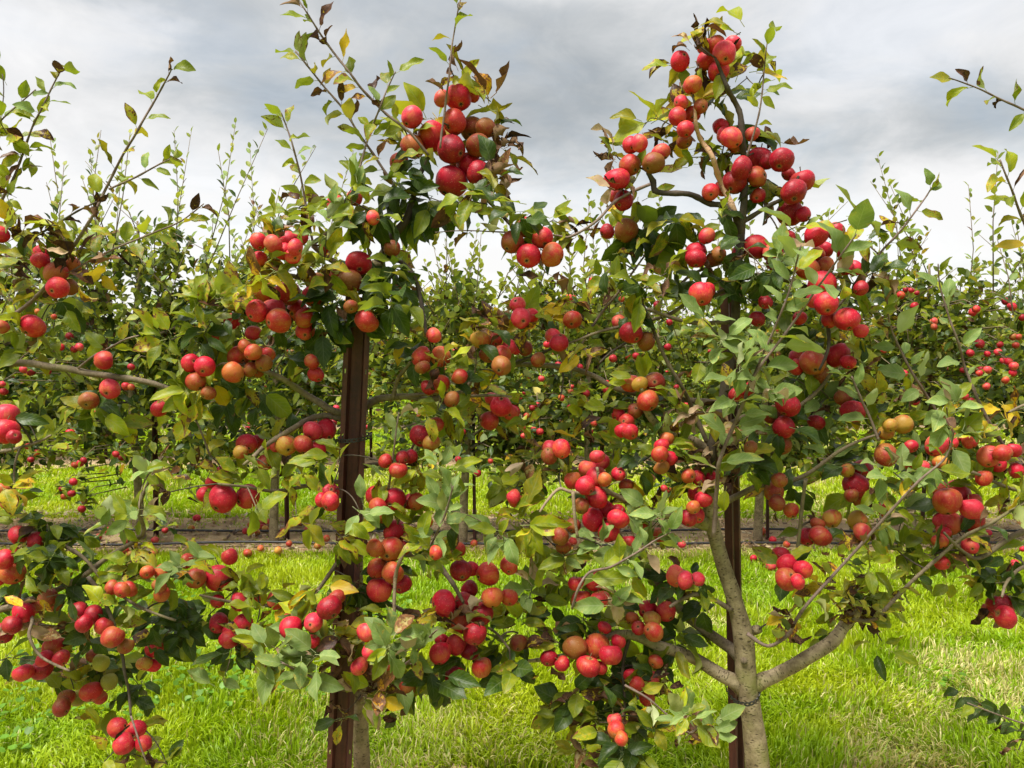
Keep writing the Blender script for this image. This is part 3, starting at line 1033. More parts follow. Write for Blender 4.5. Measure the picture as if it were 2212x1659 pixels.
# branches: tree, material, depth start, depth end, then x,y,width (overview pixels)
BR = [
    # ---- tree with the pale trunk
    ('B', 'T', 1.86, 1.86, "1652,2040,60 1637,1659,52 1623,1540,46 1612,1470,46 1606,1380,44 1588,1300,36 1562,1220,33 1536,1120,30 1528,1050,27 1530,1020,24"),
    ('B', 'K', 1.86, 1.86, "1532,1070,24 1530,1020,25 1545,940,24 1570,820,22 1586,700,20 1596,590,19 1600,500,18"),
    ('B', 'L', 1.868, 1.93, "1616,1508,22 1590,1474,34 1560,1456,30 1490,1420,26 1420,1392,24 1350,1370,20 1285,1385,13 1230,1412,10 1185,1424,9 1135,1428,7"),
    ('B', 'M', 1.885, 1.98, "1608,1450,18 1590,1412,27 1560,1386,24 1500,1345,22 1440,1285,18 1395,1215,16 1330,1150,12 1290,1080,8"),
    ('B', 'L', 1.868, 1.82, "1612,1512,22 1642,1476,35 1682,1456,31 1740,1425,30 1795,1387,30 1832,1345,25 1850,1322,14 1862,1300,8"),
    ('B', 'S', 1.82, 1.62, "1612,1368,12 1660,1396,9 1700,1372,9 1740,1310,9 1830,1210,8 1910,1120,8 1985,1040,7 2045,985,5 2062,925,4"),
    ('B', 'D', 1.82, 1.80, "1840,1335,11 1870,1342,9 1905,1325,9 1960,1265,8 2060,1175,8 2140,1130,7 2215,1085,7 2270,1050,6"),
    ('B', 'D', 1.85, 1.80, "1580,1318,12 1536,1293,9 1503,1283,9 1470,1296,8 1448,1310,7"),
    ('B', 'L', 1.87, 1.78, "1532,1135,26 1470,1120,20 1400,1100,15 1340,1075,12 1300,1050,9 1290,1010,6"),
    ('B', 'P', 1.78, 1.72, "1300,1066,11 1238,1063,9 1209,1055,9 1185,1078,8 1166,1106,6"),
    ('B', 'P', 1.73, 1.72, "1238,1063,10 1240,1106,9 1247,1160,8"),
    ('B', 'L', 1.90, 1.80, "1542,985,22 1493,950,17 1433,930,16 1406,903,16 1392,872,12 1384,838,8"),
    ('B', 'D', 1.92, 1.90, "1562,870,14 1450,862,12 1385,852,11 1323,837,12 1280,810,11 1223,793,11 1164,789,11 1106,788,10 1070,806,8"),
    ('B', 'K', 1.90, 1.86, "1106,786,9 1150,770,8 1190,753,6 1215,740,5"),
    ('B', 'D', 1.90, 1.86, "1592,610,12 1540,640,9 1495,648,9 1440,682,8 1348,702,7 1290,718,6 1230,742,5"),
    ('B', 'S', 1.92, 1.88, "1585,560,10 1500,590,8 1462,620,7 1421,641,6"),
    ('B', 'S', 1.93, 1.90, "1230,780,6 1265,730,7 1300,676,7 1335,632,6 1392,553,5 1420,520,4"),
    ('B', 'K', 1.88, 1.85, "1384,730,5 1348,744,5 1320,762,5 1294,785,4"),
    ('B', 'D', 1.84, 1.90, "1390,660,7 1421,736,8 1445,788,8 1473,835,8 1497,887,9 1530,960,11"),
    ('B', 'S', 1.78, 1.55, "1540,1160,12 1549,1060,11 1553,1000,10 1583,922,10 1607,869,9 1626,815,8 1690,730,7 1760,630,6 1810,560,5 1850,505,4"),
    ('B', 'S', 1.66, 1.56, "1626,815,7 1660,740,6 1692,665,6 1712,600,5 1730,530,4"),
    ('B', 'K', 1.86, 1.84, "1600,505,18 1586,463,14 1562,443,13 1526,437,12 1489,418,12 1420,415,12 1412,392,13 1400,372,8"),
    ('B', 'C', 1.86, 1.82, "1600,500,17 1582,448,16 1562,405,15 1546,367,14 1536,337,13 1516,303,12 1503,267,10 1500,225,7"),
    ('B', 'K', 1.86, 1.80, "1600,505,17 1606,440,15 1612,370,14 1604,300,13 1600,253,12 1587,220,11 1573,190,10 1560,160,8 1545,125,6"),
    ('B', 'K', 1.86, 1.82, "1603,480,11 1659,447,9 1700,425,8 1725,380,5"),
    ('B', 'S', 1.83, 1.78, "1405,398,9 1337,430,8 1293,473,7 1233,510,7 1200,508,5 1106,502,4 1000,498,3 940,502,2"),
    ('B', 'K', 1.86, 1.84, "1030,410,9 1067,447,8 1106,487,8 1135,505,7 1150,530,6"),
    ('B', 'K', 1.86, 1.80, "1598,600,14 1660,596,12 1740,620,10 1780,680,9 1790,750,7 1770,800,5"),
    ('B', 'S', 1.84, 1.84, "1780,690,9 1850,620,7 1899,550,6 1936,510,6 1969,467,5 1999,427,4 2012,405,3"),
    ('B', 'D', 1.87, 1.80, "1538,1100,16 1640,1050,12 1732,1030,9 1826,966,7 1890,940,5"),
    ('B', 'S', 1.80, 1.78, "1899,953,8 1876,897,7 1856,853,7 1840,813,5"),
    ('B', 'D', 1.80, 1.78, "1719,1206,7 1729,1123,8 1740,1035,8"),
    ('B', 'K', 1.90, 1.84, "1360,1378,9 1345,1440,7 1350,1520,6 1345,1590,5 1338,1680,4"),
    ('B', 'S', 1.82, 1.80, "1612,340,6 1636,262,5 1646,200,4 1650,150,4 1655,110,3 1662,62,2"),
    ('B', 'S', 1.72, 1.66, "1350,1480,7 1396,1506,6 1436,1540,5 1490,1583,4 1510,1560,3"),
    ('B', 'S', 1.70, 1.62, "1235,1316,7 1249,1273,7 1273,1236,7 1319,1225,7 1366,1199,6 1413,1168,5 1450,1150,4"),
    ('B', 'S', 1.90, 1.84, "2060,985,9 2036,916,8 2006,863,8 1976,813,7 1946,760,6 1923,703,5 1916,640,4 1920,590,3"),
    ('B', 'L', 1.87, 1.86, "1606,1366,26 1622,1362,22 1636,1357,19"),
    ('B', 'M', 1.86, 1.831, "1609,1426,20 1609,1427,19 1609,1427,13"),
    ('B', 'L', 1.86, 1.842, "1522,1128,24 1516,1124,22 1510,1119,17"),
    ('B', 'D', 1.90, 1.86, "1545,940,15 1610,900,12 1700,890,10 1760,850,8 1800,800,6"),
    ('B', 'D', 1.88, 1.85, "1590,690,13 1520,700,9 1460,690,8 1400,668,7"),
    # ---- tree behind the wide rusty post
    ('A', 'T', 1.96, 1.92, "790,2040,46 782,1659,36 776,1500,35 768,1300,33 770,1100,31 772,900,29 784,720,27 800,620,25 815,565,24"),
    ('A', 'K', 1.92, 1.86, "806,600,24 818,566,23 850,512,20 878,474,17 890,430,13 905,380,10 930,330,8"),
    ('A', 'K', 1.88, 1.84, "832,545,14 820,510,12 786,480,11 760,455,9 730,440,6"),
    ('A', 'D', 1.90, 1.82, "800,600,14 740,575,12 676,533,11 710,503,10 740,467,9 760,443,7"),
    ('A', 'S', 1.82, 1.80, "760,443,7 771,390,6 783,340,6 800,285,5 818,240,5 838,190,4 855,155,3"),
    ('A', 'S', 1.84, 1.82, "925,335,8 886,287,7 836,247,7 786,197,7 753,153,6 713,103,6 686,63,5 660,23,4 640,-8,4"),
    ('A', 'S', 1.86, 1.84, "870,430,8 840,383,7 806,333,7 770,280,6 740,233,6 700,187,5 663,140,5 638,110,4"),
    ('A', 'S', 1.82, 1.80, "676,530,7 660,443,6 646,367,5 633,317,5 620,277,4 608,243,3"),
    ('A', 'S', 1.84, 1.84, "950,320,6 962,230,6 968,183,5 973,133,5 980,77,4 990,20,4 997,-8,3"),
    ('A', 'K', 1.86, 1.78, "830,552,12 860,560,10 890,590,9 906,633,9 913,676,8 920,726,7"),
    ('A', 'D', 1.94, 1.80, "770,905,20 736,895,17 706,883,16 663,853,14 620,823,12 580,803,10 540,790,8 480,785,6"),
    ('A', 'D', 1.94, 1.78, "770,915,16 736,906,13 703,900,12 670,905,12 636,920,12 603,941,11 570,966,10 545,990,9 525,1005,6"),
    ('A', 'D', 1.94, 1.84, "772,890,20 793,875,17 820,863,16 853,860,15 886,861,14 920,863,13 953,857,12 1000,845,9 1022,815,6"),
    ('A', 'D', 1.84, 1.84, "880,856,9 946,848,8 1003,855,7 1060,853,6 1106,857,4"),
    ('A', 'D', 1.87, 1.80, "850,862,9 856,826,9 873,803,8 886,783,6"),
    ('A', 'S', 1.80, 1.76, "838,1060,6 843,1036,6 853,953,5 861,890,4"),
    ('A', 'D', 1.95, 1.72, "772,1165,12 753,1186,10 726,1220,9 706,1246,9 684,1280,8 664,1318,8 653,1350,6"),
    ('A', 'D', 1.96, 1.78, "770,1185,16 860,1192,14 936,1213,12 960,1240,11 983,1270,9 1000,1300,7"),
    ('A', 'P', 1.74, 1.72, "875,1190,11 865,1210,11 855,1246,10 853,1306,9 855,1346,9"),
    ('A', 'S', 1.96, 1.62, "776,1500,10 740,1490,9 693,1473,8 653,1453,7 610,1433,5"),
    ('A', 'S', 1.93, 1.62, "776,1510,10 813,1487,8 853,1453,8 886,1426,7 920,1385,6 945,1360,4"),
    ('A', 'S', 1.78, 1.66, "915,1200,7 930,1180,6 946,1146,6 963,1106,6 980,1050,4"),
    ('A', 'D', 1.90, 1.80, "790,660,14 720,620,12 640,600,10 580,580,7"),
    ('A', 'D', 1.95, 1.82, "772,1345,14 690,1335,11 600,1312,9 500,1300,7 430,1285,5"),
    ('A', 'S', 1.84, 1.82, "455,985,6 430,923,5 413,893,4"),
    ('A', 'D', 1.95, 1.80, "774,1040,12 690,1045,9 600,1060,8 520,1050,6 470,1045,5"),
    ('A', 'D', 1.95, 1.80, "770,1290,12 830,1300,10 900,1330,9 970,1330,8 1060,1360,6 1100,1400,5"),
    ('A', 'D', 1.95, 1.82, "772,1010,10 830,1000,9 870,1000,7 900,950,5"),
    # ---- tree whose trunk stands beyond the left edge
    ('C', 'T', 1.92, 1.92, "-95,2040,44 -90,1600,36 -84,1200,32 -86,800,28 -70,500,20 -50,330,12"),
    ('C', 'M', 1.90, 1.84, "-86,790,20 -20,788,17 40,785,16 130,795,15 230,812,14 320,826,12 380,845,8"),
    ('C', 'S', 1.88, 1.80, "-80,760,12 0,702,11 63,656,10 83,636,10 117,596,9 147,553,9 167,523,9 200,467,8 233,400,7 267,333,6 300,277,6 333,220,5 360,170,4 371,148,3"),
    ('C', 'S', 1.81, 1.79, "236,408,5 293,383,5 347,353,4 370,343,3"),
    ('C', 'K', 1.82, 1.80, "60,520,5 117,487,5 167,457,4 210,435,3"),
    ('C', 'S', 1.86, 1.80, "150,590,6 213,553,5 273,527,5 333,503,5 393,477,4 440,440,3"),
    ('C', 'S', 1.88, 1.82, "-60,560,8 0,440,7 27,390,6 47,340,6 67,283,5 87,240,5 110,193,4 133,150,3"),
    ('C', 'S', 1.84, 1.82, "0,262,4 20,243,4 77,193,3"),
    ('C', 'S', 1.86, 1.82, "170,795,6 200,770,6 233,753,5 267,735,5 300,725,4"),
    ('C', 'D', 1.90, 1.78, "-84,1120,18 40,1110,11 83,1150,9 133,1176,9 180,1205,8 230,1260,7 300,1310,6 380,1340,5"),
    ('C', 'D', 1.90, 1.76, "-84,1330,18 20,1310,14 110,1280,13 180,1246,12 227,1209,11 307,1156,9 300,1103,8 313,1060,7 333,1020,6 353,986,4"),
    ('C', 'K', 1.78, 1.74, "190,1245,9 230,1310,8 263,1406,7 270,1453,6 280,1496,6 283,1546,5"),
    ('C', 'D', 1.86, 1.76, "20,1310,10 68,1333,8 63,1373,7 90,1420,6 150,1450,5"),
    ('C', 'D', 1.90, 1.82, "-84,980,14 0,975,9 70,960,6 110,940,4"),
    ('C', 'S', 1.74, 1.72, "283,1546,5 300,1600,5 318,1650,4"),
    # ---- tree beyond the right edge
    ('D', 'T', 1.92, 1.92, "2520,2040,46 2512,1600,38 2506,1200,34 2500,800,28 2480,500,20 2460,300,12"),
    ('D', 'S', 1.90, 1.82, "2480,420,9 2380,330,8 2300,285,7 2212,237,6 2159,213,5 2103,187,4 2050,168,3"),
    ('D', 'S', 1.90, 1.82, "2498,860,10 2360,760,9 2270,640,8 2230,540,7 2212,483,7 2192,430,6 2176,387,5 2160,345,4"),
    ('D', 'S', 1.90, 1.86, "2500,1060,14 2320,1050,13 2240,1020,12 2193,993,13 2168,962,12 2133,907,9 2103,837,8 2083,787,7 2063,720,6 2046,673,5 2030,620,4 2026,570,3"),
    ('D', 'D', 1.90, 1.80, "2506,1240,16 2350,1150,13 2208,1150,12 2119,1203,10 2080,1190,7 2040,1150,5"),
    ('D', 'D', 1.90, 1.78, "2506,1300,14 2340,1220,11 2230,1220,9 2180,1250,7 2165,1290,5"),
    ('D', 'S', 1.88, 1.74, "2508,1640,8 2400,1610,7 2300,1590,5 2212,1563,5 2153,1543,4 2090,1518,3"),
    ('D', 'D', 1.90, 1.84, "2500,900,12 2340,900,9 2240,870,7 2180,890,5"),
    ('D', 'D', 1.86, 1.78, "2300,1060,9 2200,1060,8 2100,1020,7 2040,1020,5"),
]

# shoots that carry leaves along their length: index is found by its first point; x,y of the branch start -> (palette, n, size)
SHOOTS = {
    (1612, 1368): ('m', 26, 46), (2045, 985): None, (1540, 1160): ('p', 26, 60), (1626, 815): ('p', 14, 56), (1780, 690): ('v', 15, 42),
    (2060, 985): ('p', 18, 46), (2500, 1060): ('p', 16, 44), (1405, 398): ('m', 9, 44), (1230, 780): ('m', 9, 44), (1350, 1480): ('pb', 8, 52),
    (1235, 1316): ('p', 16, 56), (1899, 953): ('p', 7, 48), (1585, 560): ('m', 6, 46), (760, 443): ('v', 14, 42), (925, 335): ('sh', 22, 44),
    (870, 430): ('sh', 20, 44), (676, 530): ('v', 13, 40), (950, 320): ('sh', 11, 42), (838, 1060): ('p', 6, 44), (776, 1500): ('p', 11, 60),
    (776, 1510): ('p', 12, 56), (915, 1200): ('p', 10, 50), (-80, 760): ('sh', 24, 42), (236, 408): ('v', 9, 38), (60, 520): ('b', 6, 40),
    (150, 590): ('sh', 13, 46), (-60, 560): ('v', 22, 40), (0, 262): ('v', 5, 38), (2480, 420): ('sh', 13, 42), (2498, 860): ('sh', 18, 48),
    (2508, 1640): ('dd', 9, 40), (1840, 1335): ('m', 26, 48), (-84, 1330): ('p', 12, 46), (170, 795): ('m', 5, 42), (455, 985): ('m', 4, 44), (283, 1546): ('m', 5, 44),
    (1545, 940): ('g', 5, 50), (1612, 340): ('v', 9, 42),
}

# leaf clumps: x,y,count,palette,leaf length (overview pixels)
CLUMPS = """
1520,120,5,y,80 1600,70,2,l,75 1612,165,3,l,85 1505,225,6,y,80 1545,170,5,l,60 1640,190,4,v,44 1570,205,3,dd,60 1530,60,3,y,70
1405,255,4,l,80 1330,335,4,b,70 1395,500,12,dd,95 1370,440,7,m,66 1455,480,5,d,80 1360,310,5,l,66 1465,300,5,m,60
1490,340,5,l,70 1560,335,9,m,62 1665,325,6,bd,66 1705,415,7,m,58 1640,410,6,d,62 1505,530,8,g,56 1480,620,7,m,60 1560,605,11,dd,70 1650,585,14,dd,66 1610,540,8,dd,62 1600,640,6,dd,60 1560,470,5,d,60 1690,520,6,dd,60 1700,660,8,dd,60
1720,490,3,p,92 1830,475,3,p,92 1695,560,4,p,80 1800,600,4,p,70 1865,520,6,m,58 1885,590,8,bd,60 1825,640,10,dd,60 1875,690,8,m,64 1765,710,7,d,64 1845,790,9,bd,58 1850,740,5,l,70
1560,735,8,p,66 1600,795,8,p,66 1520,690,6,p,64 1530,780,5,p,60 1655,850,8,p,66 1690,930,8,dp,66 1745,895,9,dp,66 1795,1000,10,dp,64 1700,1040,9,dd,64 1600,960,8,mb,66 1525,890,9,mb,64 1545,1000,7,b,64 1555,1055,6,mb,64 1625,1010,8,dd,66
1590,860,6,p,62 1650,780,5,p,62 1720,820,7,m,60 1790,860,6,dp,62 1760,790,5,mb,60
1885,880,8,m,60 1960,860,6,m,58 2045,880,6,p,66 2050,950,7,p,72 2000,1005,8,p,64 2110,950,8,m,64 2180,890,8,yb,66 2190,1000,7,bd,62 2105,1040,7,g,62 2180,1080,7,g,62 1930,1020,8,p,62 1960,1105,6,p,56 1900,1060,6,g,56
1880,1150,7,m,56 1940,1190,9,g,62 2000,1150,7,g,56 2060,1185,7,m,58 2125,1240,9,d,66 2180,1200,7,d,66 2195,1290,8,d,70 2150,1260,7,d,64 1870,1290,14,bg,56 1845,1312,12,bg,54 1900,1310,9,bg,56 1860,1335,8,bg,52 1825,1290,8,bg,50 1885,1240,8,g,56 1765,1260,7,ys,52 1820,1215,6,m,54 1980,1250,6,g,54 2070,1160,6,g,56 2020,1200,6,m,54 1900,1130,6,p,54 1070,320,5,b,66 1085,370,5,b,66 1500,90,4,b,60 1340,400,4,b,60 1710,1330,6,ys,48 1785,1370,4,g,46 1905,1385,3,g,60 1985,1220,6,g,56 2040,1240,5,g,50
2105,1515,4,dd,44 2160,1535,4,dd,48 2205,1580,4,dd,46 2200,1620,3,mb,44
1130,465,9,dg,66 1195,475,6,g,60 1240,495,5,b,58 1065,395,4,bd,70 1050,440,5,m,66 1180,590,3,bd,60 1240,650,7,y,62 1385,620,9,dg,66 1335,560,6,g,56 1365,690,8,dd,62 1440,590,6,m,58 1300,600,5,g,54
1060,700,7,m,56 1025,740,8,m,60 1095,715,6,y,56 1180,680,6,y,56 1240,700,6,y,56 1275,760,5,yb,56 1030,800,8,m,58 960,780,7,g,58 905,765,6,d,58 865,720,8,m,58 1045,850,5,y,56 985,890,7,g,76 945,885,5,g,66 1075,900,7,m,58 1140,690,5,y,52
1385,830,6,g,58 1365,885,8,d,60 1310,890,4,g,66 1330,960,6,g,66 1385,1000,9,d,64 1330,1040,6,g,56 1195,955,7,m,56 1155,985,8,b,60 1250,945,5,y,54 1130,1030,8,m,58 1095,1050,8,g,58 1210,1020,6,m,54 1390,1080,7,y,64 1430,1110,7,p,62 1400,1150,6,p,60
1500,1050,7,m,56 1480,1000,6,mb,58 1475,900,8,mb,60 1440,840,5,m,54 1160,900,5,g,54 1210,860,4,g,54 1440,960,4,g,56
1130,1120,8,lg,92 1165,1180,7,lg,76 1080,1160,8,p,66 970,1020,7,p,62 960,1080,7,p,62 905,1005,6,m,56 830,1085,7,g,60 890,1085,6,g,56 775,1100,5,p,60 760,1160,7,g,72 730,1165,5,g,72 905,1180,7,g,60 955,1205,7,g,60 840,1215,5,d,56
765,1260,8,dd,66 800,1290,9,dd,62 690,1275,4,y,66 660,1290,4,d,60 745,1310,5,g,60 725,1365,5,b,70 640,1370,7,p,82 590,1405,6,p,78 680,1420,7,p,70 840,1385,8,p,72 885,1405,7,p,70 760,1430,6,b,60 780,1500,9,mb,64 815,1490,5,y,72 890,1465,8,g,72 940,1450,7,d,76 850,1530,4,bd,62 745,1540,3,bd,56
1005,1420,5,dd,70 1090,1390,10,d,66 1085,1330,7,g,60 1130,1345,8,g,66 1100,1450,8,d,74 960,1335,7,b,56 925,1340,7,b,54 1010,1345,5,b,56 1150,1270,7,p,64 1200,1295,7,g,60 1220,1200,7,p,60 1230,1250,8,g,60 1300,1180,6,p,60 1350,1200,6,p,60 1390,1190,5,p,70
1270,1290,8,g,64 1320,1295,8,p,68 1260,1345,8,dg,62 1300,1375,7,g,66 1200,1385,7,bd,54 1445,1240,9,dd,64 1490,1260,7,d,60 1515,1300,6,dd,64 1455,1375,8,dg,70 1395,1430,9,bg,76 1320,1460,10,dd,66 1250,1490,10,bg,66 1210,1530,8,bg,62 1295,1560,10,gb,66 1350,1530,10,dd,70 1400,1560,7,m,58 1345,1620,9,dd,84 1260,1620,7,mb,58 1490,1545,6,p,60 1540,1570,4,p,66 1480,1595,3,b,60 1425,1480,7,bg,56 1360,1450,5,y,66
700,570,9,m,62 640,540,8,m,60 590,520,7,y,56 645,585,7,y,80 585,595,7,y,74 535,620,7,m,66 490,640,10,lg,70 430,650,9,g,60 455,695,9,g,66 520,700,8,g,60 720,640,10,dd,74 700,700,12,dd,78 640,720,7,dd,76 615,765,5,dd,86 765,680,7,dd,72 825,620,11,dd,74 845,660,9,dg,72 790,570,9,dd,72 850,580,9,dg,66
880,450,11,dd,84 860,400,9,dd,76 920,425,9,dd,78 810,460,9,dg,72 750,480,9,m,62 705,500,8,p,60 680,460,8,m,60 645,450,7,m,54 620,485,6,lg,50 760,405,6,p,66 740,445,5,p,60
930,255,5,y,84 1000,185,5,y,72 1060,220,4,y,88 1070,290,4,bd,72 1075,340,4,bd,78 1060,390,6,bd,78 1010,430,7,dg,76 885,310,6,lg,62 905,350,8,dg,62 960,440,6,dg,66
420,840,9,lg,76 395,885,7,lg,76 485,860,6,dd,70 560,850,7,dd,76 525,830,6,lg,56 470,775,8,g,60 440,725,8,dg,66 370,735,6,lg,62 530,740,6,d,60
650,955,5,y,70 700,1000,7,g,66 735,985,6,g,60 600,1025,7,g,66 525,1030,7,lg,62 480,1025,6,lg,62 430,1005,7,m,58 440,1090,7,mb,56 555,1100,5,lg,70 640,1110,4,lg,70 680,1140,3,lg,72 600,960,5,m,56 575,1005,4,g,60
430,1190,7,lg,62 400,1225,7,p,60 465,1205,7,lg,60 560,1280,7,g,58 600,1305,6,m,52 510,1270,6,g,54 450,1330,9,dd,60 500,1400,9,dd,62 545,1370,7,g,58 400,1360,10,dd,60 370,1300,8,dd,58 575,1420,4,p,58 480,1470,3,p,56
50,700,7,lg,64 20,640,8,m,66 60,560,10,m,66 110,520,9,b,58 30,500,8,y,62 165,565,5,yb,70 190,600,3,ys,70 70,760,6,lg,62 45,900,4,lg,66 100,950,4,lg,60 165,835,6,g,56 190,870,8,dg,70 230,900,4,lg,70 130,640,6,d,60 20,420,5,m,56 15,290,6,lg,60 40,330,5,m,50 5,160,3,v,46
20,1060,4,y,66 40,1120,7,g,60 100,1135,9,d,56 170,1150,9,d,56 250,1130,8,p,56 300,1105,6,p,54 340,1015,5,p,54 360,1065,6,b,52 60,1185,7,d,58 115,1210,12,d,58 180,1245,10,dd,58 60,1250,7,dd,60 260,1230,7,g,56 300,1205,6,m,52 245,1300,7,g,58 160,1285,9,dd,58 100,1290,7,m,54 350,1230,5,lg,60
20,1285,7,dd,58 60,1350,6,t,56 150,1355,7,tb,60 195,1375,6,dd,76 20,1420,5,dd,70 95,1430,6,dd,70 170,1440,6,dd,60 215,1420,8,dd,60 260,1440,7,dd,56 300,1480,7,dd,56 160,1490,5,lg,60 220,1510,4,lg,60 350,1390,7,dd,60 385,1340,8,dd,58 340,1330,8,dd,58
270,1625,5,m,52 225,1645,4,m,50 315,1640,5,m,50 360,1650,3,g,46
"""

PAL = {   # palette -> (leaf material, weight)
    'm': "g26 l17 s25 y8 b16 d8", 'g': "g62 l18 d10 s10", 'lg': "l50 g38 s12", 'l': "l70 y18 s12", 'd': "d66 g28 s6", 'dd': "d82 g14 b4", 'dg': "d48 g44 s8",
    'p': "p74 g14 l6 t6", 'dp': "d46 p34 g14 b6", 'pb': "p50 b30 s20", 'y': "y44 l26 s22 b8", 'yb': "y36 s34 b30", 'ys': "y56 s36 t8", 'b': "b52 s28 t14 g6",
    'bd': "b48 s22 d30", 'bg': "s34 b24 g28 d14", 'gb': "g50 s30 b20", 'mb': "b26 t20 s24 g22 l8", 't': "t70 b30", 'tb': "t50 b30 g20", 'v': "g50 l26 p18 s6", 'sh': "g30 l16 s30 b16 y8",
}


def pick_pal(rs, key):
    items = [(w[0], float(w[1:])) for w in PAL[key].split()]
    r = rs.random() * sum(w for _, w in items)
    for k, w in items:
        r -= w
        if r <= 0:
            return k
    return items[-1][0]


def tree_of(x, y):
    if x < (480 if y < 560 else 335 if y < 1100 else 405):
        return 'C'
    if x < (1085 if y < 480 else 1030 if y < 1150 else 1120):
        return 'A'
    if x > (2100 if y < 850 else 1990 if y < 1400 else 2050):
        return 'D'
    return 'B'


def postA_x(y):
    return 772 - (y - 700) * 0.041


def postB_x(y):
    return 1582 + (y - 650) * 0.018


def field_depth(x, y):
    d = 1.84 + 0.20 * mnoise.noise(Vector((x / 170.0, y / 170.0, 4.2)))
    if abs(x - postA_x(y)) < 78 and y > 560:
        d = 1.74 + 0.03 * mnoise.noise(Vector((x / 60.0, y / 60.0, 1.2)))
    if abs(x - postB_x(y)) < 66 and 560 < y < 1120:
        d = 1.76
    return d


TREES = {}
TINFO = {
    'A': ('apple tree growing behind the wide rusty post, laden with red apples', 788, 1.95),
    'B': ('apple tree with bare pale trunk and spreading low limbs beside the narrow post', 1652, 1.86),
    'C': ('apple tree at the left edge, trunk out of view, a bare limb reaching in', -95, 1.92),
    'D': ('apple tree at the right edge, only its branch tips reaching into view', 2520, 1.92),
}
for k, (lab, bx, dep) in TINFO.items():
    p = P(bx, 2040, dep)
    TREES[k] = tag(empty('apple_tree', (p.x, p.y, 0)), lab, 'apple tree', 'apple trees of the front row')

BM = {'T': BARK, 'L': BARK, 'M': BARKD, 'D': BARKD, 'K': BARKK, 'C': BARKP, 'S': SHOOT, 'P': SHOOTP}
NODES = {k: [] for k in TREES}      # sample points along the wood, for hanging spurs on
LEAVES = {k: [] for k in TREES}     # (matrix, mesh, material, sort key)
APPLE_POS = []                      # (centre, radius, tree, colour)


def build_branches():
    for bi, (tr, mk, d0, d1, s) in enumerate(BR):
        q = [tuple(float(a) for a in w.split(',')) for w in s.split()]
        n = len(q)
        pts = []
        for i, (x, y, w) in enumerate(q):
            t = i / (n - 1)
            d = d0 + (d1 - d0) * t
            if mk != 'T' and 0 < i < n - 1:
                d += 0.012 * math.sin(i * 2.1 + bi)
            p = P(x, y, d)
            r = 0.5 * w * PXM * d * (0.8 if mk in 'SCP' else 1.0) * (1.25 if i == 0 and mk in 'LM' else 1.0)
            if mk == 'T' and i == 0:
                p.z = -0.05
            pts.append((p, r))
        cp = catmull(pts, 5)
        if mk not in 'T':
            cp = [(p + Vector((mnoise.noise(p * 14), mnoise.noise(p * 14 + Vector((9, 0, 0))), mnoise.noise(p * 14 + Vector((0, 9, 0))))) * min(0.006, r * 0.7), r) for p, r in cp]
            # small nodes where buds sit
            cp = [(p, r * (1.16 if (j % 4 == 2 and r < 0.008) else 1.0)) for j, (p, r) in enumerate(cp)]
        else:
            cp = [(p, r * (1 + 0.06 * mnoise.noise(p * 9))) for p, r in cp]
        V, F, U = tube_data(cp, 14 if mk == 'T' else (10 if q[0][2] > 14 else 7), 0.07 if mk in 'TL' else 0.05, bi)
        me = new_mesh('trunk' if mk == 'T' else 'branch', V, F, U, mats=[BM[mk]])
        put('trunk' if mk == 'T' else 'branch', me, TREES[tr])
        for p, r in cp:
            NODES[tr].append((p.copy(), r))
        key = (int(q[0][0]), int(q[0][1]))
        if SHOOTS.get(key):
            pal, nl, size = SHOOTS[key]
            shoot_leaves(tr, cp, pal, nl, size, bi)


def reject(p0, p1):
    for c, r, _, _ in APPLE_POS:
        for t in (0.35, 0.65, 1.0):
            if (p0.lerp(p1, t) - c).length < r * 0.97:
                return True
    return False


STRIPS = [(postA_x, 745, 1120), (postA_x, 1510, 1700), (postB_x, 620, 715), (postB_x, 1050, 1420)]


def covers(p0, p1, rs):
    """would this leaf hide fruit from the alley side? such leaves get picked off more often"""
    q = p0.lerp(p1, 0.6)
    if q.y < 1.96:
        sx = 1106 + FOC * q.x / q.y
        sy = 726 - FOC * (q.z - CAM_H) / q.y
        for px, y0, y1 in STRIPS:
            if y0 < sy < y1 and abs(sx - px(sy)) < 46 and rs.random() < 0.9:
                return True
    for c, r, _, _ in APPLE_POS:
        for t in (0.45, 0.9):
            q = p0.lerp(p1, t)
            if q.y < c.y and math.hypot(q.x / q.y - c.x / c.y, (q.z - CAM_H) / q.y - (c.z - CAM_H) / c.y) < 0.75 * r / c.y:
                return rs.random() < 0.6
    return False


def add_leaf(tr, base, fwd, nrm, length, pal, rs, droopy=False):
    k = pick_pal(rs, pal)
    cls = 'flat'
    if k == 'b':
        cls = rs.choice(['dry', 'dry', 'curl'])
    elif k in 'st':
        cls = rs.choice(['curl', 'dry', 'flat', 'droop'])
    elif k == 'd':
        cls = rs.choice(['droop', 'droop', 'flat'])
    else:
        cls = rs.choice(['flat', 'flat', 'flat', 'droop', 'curl' if k != 'p' else 'flat'])
    me = rs.choice(LEAFSHAPES[cls])
    L = length * rs.uniform(0.72, 1.15) * (0.85 if k == 'b' else 1.0)
    M = Matrix.Translation(base) @ aim(fwd, nrm) @ Matrix.Diagonal((L * rs.uniform(0.88, 1.08), L, L, 1))
    LEAVES[tr].append((M, me, k, base.y - 1.5 * L, rs.random()))


